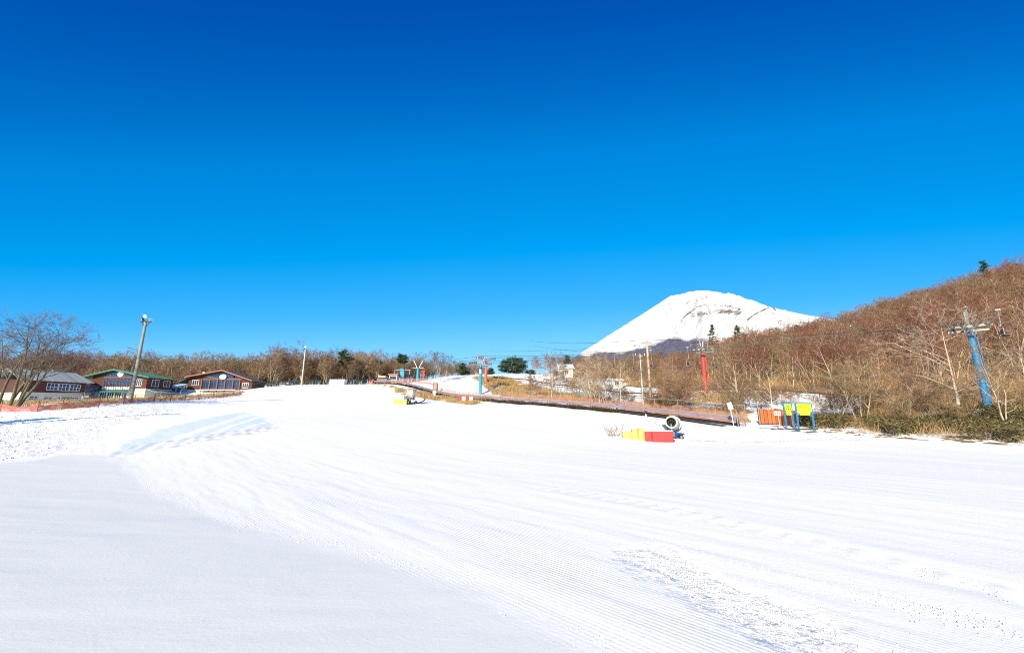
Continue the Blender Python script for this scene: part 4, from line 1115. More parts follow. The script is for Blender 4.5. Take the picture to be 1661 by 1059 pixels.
# ------------------------------------------------------------------ lamp posts
def lamp_post(base, h, r0, r1, pm, label, foot=None):
    o = empty('lamp_post', base, 0, label, 'lamp post', 'floodlight posts beside the piste')
    MB().cyl((0, 0, -.5), (0, 0, h), r0, r1, 14).build('pole', M[pm], o, smooth=True)
    b = MB(); b.box((0, 0, h - .15), (1.3, .12, .12)); b.beam((-.55, 0, h - .15), (0, 0, h - .9), .06, .06); b.beam((.55, 0, h - .15), (0, 0, h - .9), .06, .06); b.beam((0, -.5, h - .1), (0, .5, h - .1), .1, .1)
    b.build('crossarm', M['dark_steel'], o)
    for dx, dy, dz, ax_ in ((-.45, -.1, .15, (-.6, -.6, -.45)), (.1, -.35, .45, (.15, -.9, -.3)), (.55, -.05, .1, (.75, -.5, -.4))):
        b = MB(); a = Vector(ax_).normalized()
        b.ring((dx, dy, h + dz), ax_, [(-.22, .001), (-.22, .08), (-.05, .19), (.05, .24), (.05, .21)], 16); lo = b.build('floodlight', M['dark_steel'] if dx < 0 else M['steel_pole'], o, smooth=True)
        b = MB(); b.ring((dx, dy, h + dz), ax_, [(.045, .225), (.07, .15), (.08, .001)], 16); b.build('lens', M['lamp_white'], lo, smooth=True)
    if foot: MB().cyl((0, 0, -.3), (0, 0, 1.3), r0 * 1.25, r0 * 1.25, 14).build('base_pad', M[foot], o, smooth=True)
    b = MB(); b.tube([(r0 + .02, -.03, 1.2), (r1 + .06, -.03, h - .4)], .025, 5); b.build('conduit', M['dark_steel'], o)
    return o
p = G(211, 48)
hp = W(239, 520, 48).z - p.z
lp = lamp_post(p, hp, .22, .13, 'concrete_pole', 'tall grey concrete floodlight post in front of the green roofed lodge')
p = G(489, 94)
lamp_post(p, W(494, 566, 94).z - p.z, .17, .12, 'steel_pole', 'slim white floodlight post with yellow foot on the crest', 'yellow')
p = Vector((-43.0, 26.6, gz(-43, 26.6)))
c = copy_tree(lp); c.location = p; c['label'] = 'grey concrete floodlight post out on the far left snow'

# ------------------------------------------------------------------ chairlifts
def tower(base, h, rz, pm, label, r0=.34, r1=.25, arm=1.9, pad_h=0.0, topx=True, group='chairlift towers', walk=True):
    """local x = across the line, y = along it"""
    o = empty('lift_tower', base, rz, label, 'lift tower', group)
    pl = MB().cyl((0, 0, -.8), (0, 0, h), r0, r1, 18).build('pole', M[pm], o, smooth=True)
    b = MB()
    for s_ in (.92,): b.cyl((0, 0, h * s_), (0, 0, h * s_ + .1), r1 + .05, r1 + .05, 18)
    b.cyl((0, 0, -.1), (0, 0, .12), r0 + .18, r0 + .18, 18); b.build('flange', M['galv'], o)
    b = MB(); b.box((0, 0, h + .08), (arm * 2, .22, .24)); b.beam((-arm * .9, 0, h), (0, 0, h - .7), .1, .1); b.beam((arm * .9, 0, h), (0, 0, h - .7), .1, .1)
    b.build('crossarm', M['steel_pole' if walk else 'galv'], o)
    for s_ in (-1, 1):
        b = MB(); b.box((s_ * arm, 0, h + .1), (.1, 2.4, .16)); sh_ = b.build('sheave_beam', M['galv'], o)
        for k in range(4):
            w_ = MB(); y_ = -.99 + .66 * k
            w_.ring((s_ * arm + .06 * s_, y_, h + .26), (1, 0, 0), [(-.05, .12), (-.05, .22), (0, .20), (.05, .22), (.05, .12), (-.05, .12)], 16)
            w_.build('sheave_wheel', M['dark_steel'], sh_)
        if not walk: continue
        b = MB(); b.box((s_ * (arm - .45), 0, h - .05), (.5, 2.6, .05))
        for yy in (-1.2, 0, 1.2): b.box((s_ * (arm - .25), yy, h + .45), (.04, .04, 1.0))
        b.box((s_ * (arm - .25), 0, h + .93), (.04, 2.5, .04)); b.build('catwalk', M['galv'], o)
    if topx:
        b = MB()
        for s_ in (-1, 1):
            b.beam((s_ * .3, 0, h + .1), (s_ * 1.0, 0, h + 1.7), .12, .12); b.beam((s_ * 1.0, 0, h + 1.7), (s_ * 1.6, 0, h + 1.72), .1, .1)
        b.beam((-.5, 0, h + .7), (.5, 0, h + .7), .08, .08)
        b.build('lifting_frame', M['galv' if not walk else 'steel_pole'], o)
    b = MB()
    for s_ in (-.2, .2): b.beam((s_, -r0 - .12, 1.5), (s_, -r1 - .12, h), .04, .04)
    z_ = 1.6
    while z_ < h - .1: b.beam((-.2, -r0 - .12 + (r0 - r1) * z_ / h, z_), (.2, -r0 - .12 + (r0 - r1) * z_ / h, z_), .03, .03); z_ += .4
    b.build('ladder', M[pm], o)
    return o
B2 = Vector((G(1604, 33).x, 33, G(1604, 33).z)); C2 = G(779, 80)
B1 = G(1146, 60.5); C1 = G(788, 89)
def hgt(px, py, base): return W(px, py, base.y).z - base.z
l1 = math.atan2(-(C1 - B1).x, (C1 - B1).y); l2 = math.atan2(-(C2 - B2).x, (C2 - B2).y)
h1, h1c, h2, h2c = hgt(1134, 570, B1), hgt(786, 583, C1), hgt(1566, 535, B2), hgt(778, 592, C2)
T1 = tower(B1, h1, l1, 'red_paint', 'red chairlift tower standing behind the guard rail at the foot of the wood')
T1c = tower(C1, h1c, l1, 'orange_paint', 'faded red chairlift tower rising right behind the cyan one', topx=False)
T2 = tower(B2, h2, l2, 'blue_pad', 'thick blue padded chairlift tower on the right bank behind a pale tree', .27, .18, 1.45, walk=False)
T2c = tower(C2, h2c, l2, 'cyan_paint', 'bright cyan chairlift tower on the snow below the brown grass hill', .3, .26)
b = MB(); b.cyl((0, 0, h2c - 1.7), (0, 0, h2c - .75), .30, .30, 18); b.build('collar', M['white'], T2c)
for z_ in np.arange(.6, h2 - .5, .75): MB().ring((0, 0, z_), (0, 0, 1), [(-.04, .27 - .09 * z_ / h2 + .01), (0, .27 - .09 * z_ / h2 + .035), (.04, .27 - .09 * z_ / h2 + .01)], 18).build('pad_strap', M['sign_blue'], T2)
MB().box((0, -.36, h1 * .47), (.45, .08, .5)).build('number_plate', M['log'], T1)
MB().box((.1, -.27, h1 - .9), (.28, .06, .5)).build('number_plate', M['dull_yellow'], T1)

def rope_pts(a, c, sag, n=24):
    return [a.lerp(c, k / n) - Vector((0, 0, sag * 4 * (k / n) * (1 - k / n))) for k in range(n + 1)]
def line(name, stops, side, r, m, label, sags, thin=.45):
    b = MB(); allp = []
    for k_, ((p, rz0), (q, rz1), sg_) in enumerate(zip(stops[:-1], stops[1:], sags)):
        a = p + Matrix.Rotation(rz0, 3, 'Z') @ Vector((side, 0, 0)); c = q + Matrix.Rotation(rz1, 3, 'Z') @ Vector((side, 0, 0))
        pts = rope_pts(a, c, sg_); b.tube(pts, .013 if k_ == 0 else r, 5); allp.append(pts)
    tag(b.build(name, M[m], None), label, 'cable')
    return allp
top = lambda B, h: B + Vector((0, 0, h + .55))
e1 = Vector((81.5, 18, 16.9)); f1 = G(690, 112, 5.5); e2 = Vector((64, 4, 11.5)); f2 = G(655, 116, 5.5)
S1 = [(e1, l1), (top(B1, h1), l1), (top(C1, h1c), l1), (f1, l1)]
S2 = [(e2, l2), (top(B2, h2), l2), (top(C2, h2c), l2), (f2, l2)]
R1a = line('haul_rope', S1, -1.95, .038, 'green_rope', 'haul rope over the left wheels of the red lift towers', (.9, .5, .3))
R1b = line('haul_rope', S1, 1.95, .038, 'green_rope', 'haul rope over the right wheels of the red lift towers', (.9, .5, .3))
R2a = line('haul_rope', S2, -1.95, .026, 'green_rope', 'haul rope over the left wheels of the blue lift towers', (.5, .8, .4))
R2b = line('haul_rope', S2, 1.95, .026, 'green_rope', 'haul rope over the right wheels of the blue lift towers', (.5, .8, .4))
Sw = [(e1 + Vector((0, 0, 1.8)), l1), (top(B1, h1) + Vector((0, 0, 1.3)), l1), (top(C1, h1c) + Vector((0, 0, 1.4)), l1)]
line('signal_cable', Sw, 0.9, .026, 'green_rope', 'thin signal cable along the top frames of the red lift towers', (.9, .5))

def chair(p, rz, label):
    o = empty('lift_chair', p, rz, label, 'lift chair', 'chairs hanging from the chairlifts')
    b = MB(); b.tube([(0, 0, .05), (.0, 0, -.3), (.12, 0, -.9), (.1, .0, -1.6), (0, .1, -1.9)], .035, 7); b.box((0, 0, 0), (.12, .4, .14)); b.build('hanger', M['galv'], o)
    b = MB()
    for s_ in (-.75, .75): b.tube([(0, .1, -1.9), (s_ * .7, .12, -1.95), (s_, .1, -2.15), (s_, .12, -2.9), (s_, -.35, -2.92), (s_, -.42, -2.75)], .03, 6)
    b.build('seat_frame', M['galv'], o)
    MB().box((0, -.12, -2.88), (1.4, .5, .06)).build('seat', M['dark_steel'], o)
    bk = MB()
    for zz in (-2.35, -2.5, -2.65): bk.box((0, .12, zz), (1.42, .035, .09))
    bk.build('backrest', M['dark_steel'], o)
    return o
def at_rope(seg, t):
    i = min(int(t * (len(seg) - 1)), len(seg) - 2); f = t * (len(seg) - 1) - i
    return seg[i].lerp(seg[i + 1], f)
ch0 = chair(at_rope(R1a[0], .93), l1, 'lift chair hanging just left of the red tower')
def put_chair(seg, t, rz, label):
    c = copy_tree(ch0); c.location = at_rope(seg, t); c.rotation_euler = (0, 0, rz); c['label'] = label
ch0.location = at_rope(R1a[1], .035)
put_chair(R1b[0], .985, l1, 'lift chair hanging just right of the red tower')
put_chair(R1a[1], .30, l1, 'lift chair between the wooden utility pole and the tiny white hut')
put_chair(R1b[1], .26, l1 + .1, 'lift chair directly right of the wooden utility pole')
put_chair(R1a[1], .16, l1, 'lift chair above the brown wood midway between utility pole and red tower')
put_chair(R1a[1], .80, l1, 'lift chair in front of the round dark evergreen, left of its pair')
put_chair(R1b[1], .78, l1, 'lift chair in front of the round dark evergreen, right of its pair')
put_chair(R2b[0], .78, l2, 'lift chair close on the right just past the blue padded tower')
put_chair(R1b[0], .55, l1, 'lift chair higher on the hillside right of the blue padded tower')
# valley station things at the far end
p = G(652, 114)
o = empty('lift_station', (p.x, p.y, p.z), 0, 'far lift station post with bulky cyan head and side arms', 'lift station')
MB().cyl((0, 0, -.5), (0, 0, 2.2), .3, .3, 10).build('pole', M['white'], o); b = MB(); b.box((0, 0, 2.7), (1.1, 1.0, 2.0)); b.prism([(-.7, 3.4), (.7, 3.4), (.5, 3.9), (-.5, 3.9)], -.6, .6); b.build('drive_housing', M['cyan_paint'], o)
b = MB(); b.box((0, 0, 3.7), (4.6, .14, .14)); b.box((-2.1, 0, 3.0), (.12, .8, 1.5)); b.box((2.1, 0, 3.0), (.12, .8, 1.3)); b.build('crossarm', M['galv'], o)
p = G(677, 110)
o = empty('lift_tower', (p.x, p.y, p.z), 0, 'small far cyan lift tower with two raised white arms', 'lift tower', 'chairlift towers')
MB().cyl((0, 0, -.3), (0, 0, 4.0), .38, .34, 12).build('pole', M['cyan_paint'], o); b = MB()
for s_ in (-1, 1): b.beam((s_ * .3, 0, 4.0), (s_ * 1.3, 0, 6.0), .15, .15)
b.build('arm', M['white'], o); MB().box((0, 0, 3.9), (3.0, .2, .2)).build('crossarm', M['galv'], o)
p = G(686, 111)
o = empty('signal_board', (p.x, p.y, p.z), 0, 'small red board on a post right of the far cyan tower', 'signal board')
MB().box((0, 0, 2.9), (.9, .3, 1.0)).build('board', M['red_mat'], o); MB().box((0, 0, 1.7), (1.0, .3, .7)).build('lower_board', M['red_mat'], o); MB().box((0, .1, 1.2), (.15, .15, 2.6)).build('post', M['galv'], o)
p = G(637, 112)
o = empty('lift_hut', (p.x, p.y, p.z), 0, 'lift operator hut with red roof and yellow front panel', 'hut')
MB().box((0, 1, 1.1), (2.2, 2, 2.6)).build('wall', M['white'], o); MB().box((0, 1, 2.55), (2.8, 2.6, .3)).build('roof', M['orange_paint'], o); MB().box((.25, -.03, .55), (1.5, .08, .9)).build('panel', M['yellow'], o); window(o, -.9, .9, 1.2, 2.1, 0, 2, 1, 'dark_steel', 'glass')
p = G(619, 110)
o = empty('ticket_hut', (p.x, p.y, p.z), 0, 'low beige topped booth at the top end of the conveyor', 'hut')
MB().box((0, 1, .7), (2.6, 2, 1.4)).build('wall', M['mauve'], o); MB().box((0, .9, 1.95), (2.0, 2.2, .5)).build('roof', M['beige'], o); b = MB(); b.box((-.8, .3, 1.5), (.15, .15, .5)); b.box((.8, .3, 1.5), (.15, .15, .5)); b.build('support', M['dark_steel'], o)
p = G(602, 108)
o = heap((p.x, p.y, p.z), .8, .6, 1.1, 'orange_cover', 'orange covered machine at the right end of the crest', 'cover', 'orange_paint', 2)

# ------------------------------------------------------------------ utility poles
def utility_pole(px, py_top, d, r, m, label, arms=True):
    p = G(px, d); h = W(px, py_top, d).z - p.z
    o = empty('utility_pole', p, 0, label, 'utility pole')
    MB().cyl((0, 0, -.4), (0, 0, h), r, r * .75, 10).build('pole', M[m], o, smooth=True)
    b = MB(); b.box((0, 0, h - .3), (1.3 if arms else .7, .1, .1)); b.box((0, 0, h - .95), (1.0 if arms else .5, .1, .1)); b.build('crossarm', M['galv'], o)
    for dx in (-.55, 0, .55): MB().cyl((dx, 0, h - .25), (dx, 0, h - .02), .06, .05, 8).build('insulator', M['white'], o)
    return p + Vector((0, 0, h))
q1 = utility_pole(1057, 552, 47, .16, 'pale_bark', 'wooden utility pole with short crossarms in front of the brown wood')
q2 = utility_pole(1044, 573, 49, .10, 'steel_pole', 'thin pale post with short arms left of the wooden utility pole', False)
for k, (a, c, lb) in enumerate(((q1 + Vector((-.55, 0, 0)), G(862, 112, 9.5), 'overhead wire running left from the wooden utility pole, upper one'), (q1 + Vector((.55, 0, 0)), Vector((75, 52, 14.5)), 'overhead wire running right from the wooden utility pole across the hillside'),
                               (q2, G(866, 108, 8.0), 'overhead wire running left from the thin pale post'))):
    b = MB(); b.tube(rope_pts(a, c, .5, 16), .025, 4); tag(b.build('overhead_wire', M['rope_brown'], None), lb, 'wire')

# ------------------------------------------------------------------ trees
def tubes(S, n):
    """S (k,8): p0 p1 r0 r1 -> verts, quads"""
    S = np.asarray(S, float); p0, p1, r0, r1 = S[:, :3], S[:, 3:6], S[:, 6], S[:, 7]
    a = p1 - p0; a /= np.linalg.norm(a, axis=1)[:, None] + 1e-9
    up = np.where(np.abs(a[:, 2:3]) < .9, np.array([[0, 0, 1.]]), np.array([[1., 0, 0]]))
    x = np.cross(a, up); x /= np.linalg.norm(x, axis=1)[:, None]; y = np.cross(a, x)
    t = 2 * np.pi * np.arange(n) / n
    ring = x[:, None, :] * np.cos(t)[None, :, None] + y[:, None, :] * np.sin(t)[None, :, None]
    V = np.concatenate([p0[:, None] + ring * r0[:, None, None], p1[:, None] + ring * r1[:, None, None]], 1)
    k = len(S); base = (np.arange(k) * 2 * n)[:, None]
    i = np.arange(n); f = np.stack([i, (i + 1) % n, n + (i + 1) % n, n + i], 1)
    F = (base[:, :, None] + f[None]).reshape(-1, 4)
    return V.reshape(-1, 3), F

def grow_tree(seed, h, stems=1, lean=0.1, limb=(9, 6, 5, 3), ratio=(.5, .5, .5, .45), r=.012, tip=.006, start=.25, upw=.35, fixed=None):
    rnd = random.Random(seed); segs = [[], [], [], [], []]
    def rv(): return Vector((rnd.gauss(0, 1), rnd.gauss(0, 1), rnd.gauss(0, 1)))
    def branch(p, d, L, rad, lev):
        n = (7, 5, 3, 2, 1)[lev]; q = p.copy(); pts = [(q.copy(), rad)]
        for k in range(n):
            d = (d + rv() * (.07, .13, .16, .18, .1)[lev] + Vector((0, 0, upw * (.15, .12, .10, .08, 0)[lev]))).normalized()
            nq = q + d * (L / n); r2 = max(tip, rad * (1 - .8 * (k + 1) / n) if lev else rad * (1 - .92 * (k + 1) / n))
            segs[lev].append((*q, *nq, pts[-1][1], r2)); q = nq; pts.append((q.copy(), r2))
        if lev < len(limb):
            c = limb[lev]
            for k in range(c):
                t = start + (1 - start) * (k + rnd.random()) / c if lev == 0 else .2 + .8 * (k + rnd.random()) / c
                t = min(t, .98); i = min(int(t * n), n - 1); f = t * n - i
                pos = pts[i][0].lerp(pts[i + 1][0], f); rr_ = pts[i][1] * (1 - f) + pts[i + 1][1] * f
                ax_ = (pts[i + 1][0] - pts[i][0]).normalized()
                sd = rv(); sd = (sd - ax_ * sd.dot(ax_)).normalized()
                ang_ = rnd.uniform(.55, 1.05)
                nd = ax_ * math.cos(ang_) + sd * math.sin(ang_)
                if nd.z < -.1: nd.z *= -.4
                branch(pos, nd.normalized(), L * ratio[lev] * rnd.uniform(.7, 1.25) * (1.15 - .45 * t), max(tip, rr_ * .62), lev + 1)
    for s_ in range(stems):
        if fixed: px_, d0, L0 = fixed[s_]; p0 = Vector(px_); d0 = Vector(d0).normalized()
        else:
            t = rnd.uniform(0, 6.28); k = 0 if stems == 1 else .25
            p0 = Vector((math.cos(t) * k, math.sin(t) * k, -.2)); d0 = Vector((math.cos(t) * lean, math.sin(t) * lean, 1)).normalized(); L0 = h * rnd.uniform(.85, 1.0)
        branch(p0, d0, L0, r * L0, 0)
    return segs
def tree_meshes(name, segs, mt, mc, one=False, n0=7, pale2=False):
    V0, F0 = tubes(segs[0], n0)
    c1 = segs[1]; V1, F1 = tubes(c1, 5)
    V2, F2 = tubes((segs[2] if not pale2 else []) + segs[3] + segs[4], 3)
    if pale2:
        Vb, Fb = tubes(segs[2], 3); F1 = np.concatenate([F1, Fb + len(V1)]); V1 = np.concatenate([V1, Vb])
    if one:
        V = np.concatenate([V0, V1, V2]); F = np.concatenate([F0, F1 + len(V0), F2 + len(V0) + len(V1)])
        fm = np.concatenate([np.zeros(len(F0) + len(F1), int), np.ones(len(F2), int)])
        return mesh_np(name, V, [F], [mt, mc], smooth=True, fmat=fm)
    tr = mesh_np('trunk', V0, [F0], mt, smooth=True)
    V = np.concatenate([V1, V2]); F = np.concatenate([F1, F2 + len(V1)])
    fm = np.concatenate([np.zeros(len(F1), int), np.ones(len(F2), int)])
    return tr, mesh_np('crown', V, [F], [mt, mc], smooth=True, fmat=fm)
def tree(px, d, segs, mt, mc, label, group=None, rz=0, off=-.05):
    p = G(px, d)
    o = empty('bare_tree', (p.x, p.y, p.z + off), rz, label, 'tree', group)
    tr, cr = tree_meshes('bare_tree', segs, M[mt], M[mc])
    link_mesh('trunk', tr, o); link_mesh('crown', cr, o)
    return o
# big many stemmed tree at the left edge
fx = [((-.9, 0, -.2), (-.12, .05, 1), 8.6), ((-.3, .2, -.2), (.08, .1, 1), 8.8), ((.2, 0, -.2), (.22, -.05, 1), 9.2), ((.7, .3, -.2), (.30, .05, .95), 8.6), ((1.0, -.1, -.2), (.43, 0, .9), 7.8), ((-1.6, .3, -.2), (-.4, .1, 1), 8.5), ((.4, .5, -.2), (.3, .1, 1), 8.4)]
tree(10, 41.5, grow_tree(3, 9, 7, limb=(9, 6, 5, 3), ratio=(.45, .5, .5, .5), r=.018, tip=.0075, start=.3, upw=.06, fixed=fx), 'dark_bark', 'dark_twig', 'large leafless multi-stemmed tree leaning right at the left edge of the snow')
# pale tree before the blue tower, and other single trees
tree(1553, 29.5, grow_tree(12, 7.6, 1, .05, limb=(10, 6, 5, 3), ratio=(.5, .5, .5, .4), r=.016, tip=.008, start=.28, upw=.12, fixed=[((0, 0, -.2), (.40, 0, 1), 8.2)]), 'pale_bark', 'pale_bark', 'pale barked leafless tree in front of the blue padded tower')
tree(1634, 27.5, grow_tree(15, 5.5, 2, .15, limb=(8, 6, 5, 3), r=.013, tip=.007, upw=.3, fixed=[((0, 0, -.2), (-.1, 0, 1), 5.3), ((.06, .03, -.2), (.15, .1, 1), 4.6)]), 'pale_bark', 'twig', 'leafless tree with dark lower trunk at the right edge of the bank')
tree(1209, 40, grow_tree(17, 5.6, 2, .18, limb=(8, 6, 5, 3), r=.017, tip=.008), 'pale_bark', 'twig', 'leafless double stemmed tree between the red tower and the orange fence')
tree(1255, 38, grow_tree(19, 5.0, 1, .05, limb=(10, 6, 5, 3), r=.016, tip=.007, upw=.2), 'pale_bark', 'twig', 'slim leafless tree standing directly behind the orange board fence')
tree(1007, 47, grow_tree(21, 6.0, 1, .05, limb=(12, 6, 5, 3), ratio=(.6, .5, .5, .4), r=.018, tip=.009, upw=.1, start=.3), 'pale_bark', 'twig', 'wide crowned leafless tree in front of the tiny white hut')
tree(968, 50, grow_tree(23, 5.4, 5, .35, limb=(6, 6, 5, 3), r=.013, tip=.008, start=.15), 'pale_bark', 'pale_bark', 'bushy pale leafless tree behind the pink netting left of the tiny hut')
tree(985, 48, grow_tree(25, 5.2, 2, .15, limb=(8, 6, 5, 3), r=.014, tip=.008), 'pale_bark', 'twig', 'leafless twin stemmed tree beside the bushy pale one')
tree(895, 62, grow_tree(27, 6.2, 1, .05, limb=(11, 6, 5, 3), ratio=(.55, .5, .5, .4), r=.017, tip=.009, upw=.2), 'pale_bark', 'twig', 'leafless tree on the brown grass slope below the white house')
tree(718, 92, grow_tree(29, 6.5, 3, .3, limb=(8, 6, 5, 3), r=.014, tip=.012), 'pale_bark', 'dark_twig', 'pale leafless tree leaning over the snow right of the far cyan tower')
tree(1352, 34, grow_tree(31, 4.6, 4, .45, limb=(7, 6, 5, 3), r=.013, tip=.007), 'bark', 'twig', 'leaning leafless thicket tree right of the yellow signs', off=-.1)
tree(1395, 33, grow_tree(33, 4.8, 3, .4, limb=(8, 6, 5, 3), r=.013, tip=.007), 'bark', 'twig', 'leafless tree with slanting stems left of the middle of the bank')
tree(1478, 33, grow_tree(35, 4.6, 4, .35, limb=(8, 6, 5, 3), r=.012, tip=.007), 'bark', 'twig', 'leafless bushy tree midway along the green bank')
tree(1105, 41, grow_tree(37, 4.4, 5, .3, limb=(7, 6, 5, 3), r=.012, tip=.007), 'dark_bark', 'twig', 'dark stemmed leafless shrub tree behind the large snow gun')
tree(1085, 45, grow_tree(39, 4.2, 5, .3, limb=(7, 6, 5, 3), r=.011, tip=.007), 'dark_bark', 'twig', 'grey leafless thicket tree just right of the wooden utility pole')
tree(1165, 43, grow_tree(41, 3.6, 5, .4, limb=(7, 6, 5, 3), r=.011, tip=.007), 'bark', 'twig', 'low leafless thicket tree below the red tower')

thick = []
for k in range(3):
    sg_ = grow_tree(60 + k, (3.6, 4.2, 3.0)[k], (5, 6, 5)[k], .35, limb=(7, 6, 5, 3), ratio=(.5, .5, .5, .45), r=.011, tip=.008, start=.15)
    thick.append(tree_meshes('thicket_shrub', sg_, M[('bark', 'pale_bark', 'dark_bark')[k]], M['twig'], one=True, n0=5))
rnd = random.Random(8); n_ = 0
for px_, d_, k_, sc_, lb in ((868, 66, 0, 1.0, 'scraggly leafless shrub on the tan grass slope, left of the tall slope tree'), (912, 68, 1, 1.1, 'scraggly leafless shrub on the tan grass slope, right of the tall slope tree'), (935, 72, 2, 1.2, 'dark stemmed shrub on the snow below the white house'), (955, 60, 1, 1.15, 'pale stemmed shrub between the slope tree and the bushy pale tree')):
    tag(link_mesh('slope_shrub', thick[k_], None, G(px_, d_, -.05), px_ * 1.0, sc_), lb, 'shrub')
for k_ in range(16):
    px_ = 1345 + k_ * 21 + rnd.uniform(-8, 8); d_ = rnd.uniform(.3, 1.0) * 7 + np.interp(px_, [1330, 1450, 1661], [31.5, 28, 24])
    if 1560 < px_ < 1640: continue
    tag(link_mesh('bank_shrub', thick[rnd.randrange(3)], None, G(px_, d_, -.05), rnd.uniform(0, 6.28), rnd.uniform(.4, .8)), 'leafless brown shrub growing out of the bamboo grass on the right bank', 'shrub', 'shrubs along the right bank')
while n_ < 30:
    px_ = rnd.uniform(945, 1330); d_ = rnd.uniform(39, 61)
    if d_ < np.interp(px_, [945, 1000, 1100, 1210, 1330], [52, 48, 41, 36.5, 35]) + .8 or d_ > np.interp(px_, [945, 1060, 1143, 1330], [70, 63, 60, 52]): continue
    if 1112 < px_ < 1185 and d_ > 41.5: continue
    n_ += 1; s_ = rnd.uniform(.45, .85)
    tag(link_mesh('thicket_shrub', thick[rnd.randrange(3)], None, G(px_, d_, -.05), rnd.uniform(0, 6.28), s_), 'leafless shrub in the thicket between the metal fence and the road guard rail', 'shrub', 'thicket shrubs behind the metal fence')
# forest trees: eight shapes shared by all
protos = []
for k in range(8):
    h = (8.5, 9.5, 8.0, 10.0, 9.0, 7.5, 9.2, 8.4)[k]
    sg_ = grow_tree(100 + k, h, (2, 1, 3, 1, 2, 3, 1, 2)[k], .22, limb=(8, 6, 5, 3), ratio=(.5, .52, .5, .5), r=.0145, tip=.0145, start=.25, upw=.45)
    protos.append(tree_meshes('bare_tree', sg_, M['bark' if k % 3 else 'pale_bark'], M['twig_red' if k in (1, 4, 6) else 'twig'], one=True, n0=5, pale2=k % 2 == 0))
rnd = random.Random(77)
cand = []
def pick(x, d, grp):
    q = float(fbm(np.array([x * .03]), np.array([d * .045]), 90)[0]) + .25 * (rnd.random() - .5) - (.45 if grp == 'left' else 0)
    return rnd.choice((1, 4, 6)) if q > -.06 else rnd.choice((0, 2, 3, 5, 7))
def scatter(n, pxr, dr, ok, sc, grp):
    k = 0; tries = 0; cells = {}
    while k < n and tries < n * 40:
        tries += 1
        px = rnd.uniform(*pxr); d = math.sqrt(rnd.uniform(dr[0] ** 2, dr[1] ** 2)); x = (px - CX) / FPX * d
        if not ok(px, d): continue
        ce = (int(x / 1.9), int(d / 1.9))
        if ce in cells: continue
        cells[ce] = 1; cand.append((x, d, rnd.uniform(*sc) * float(np.interp(px, [930, 1110, 1200], [.58, .66, 1]) if grp == 'hill' else np.interp(px, [590, 700, 790], [1, .72, .4])), rnd.uniform(0, 6.28), pick(x, d, grp), grp)); k += 1
def ok_right(px, d):
    lim = np.interp(px, [930, 1000, 1060, 1143, 1260, 1400, 1440, 1560, 1700, 1850], [122, 104, 74, 68, 63, 52, 42, 38, 35, 33])
    return d > lim and not (abs(px - 1605) < 40 and d < 44) and not (880 < px < 945 and d < 116)
def ok_left(px, d):
    lim = np.interp(px, [-160, 120, 280, 420, 560, 640, 720], [108, 110, 112, 113, 120, 126, 130])
    return d > lim
scatter(1000, (930, 1850), (40, 165), ok_right, (.55, .95), 'hill')
scatter(820, (-160, 785), (108, 165), ok_left, (.8, 1.25), 'left')
scatter(40, (868, 990), (100, 150), lambda p_, d_: d_ > 113 or p_ > 935, (.7, 1.1), 'hill')
xs_ = np.array([c[0] for c in cand]); ys_ = np.array([c[1] for c in cand]); zs_ = ground(xs_, ys_)
inview = np.abs(xs_ / ys_) < 1.32
order = np.argsort(np.where(inview, ys_, 1e6) - np.array([20 if c[5] == 'left' else 0 for c in cand]))
LB = {'hill': ('leafless brown tree in the dense wood covering the right hillside', 'leafless trees of the right hillside wood'),
      'left': ('leafless brown tree in the wood behind the lodges and the crest', 'leafless trees of the wood behind the lodges')}
NIND = 290
proto_obj = {}
for i in order[:NIND]:
    x, y, s_, rz, k, grp = cand[i]
    o = link_mesh('bare_tree', protos[k], None, (x, y, zs_[i] - .1), rz, (s_, s_, s_ * rnd.uniform(.9, 1.1)))
    tag(o, LB[grp][0], 'tree', LB[grp][1]); proto_obj.setdefault(k, o)
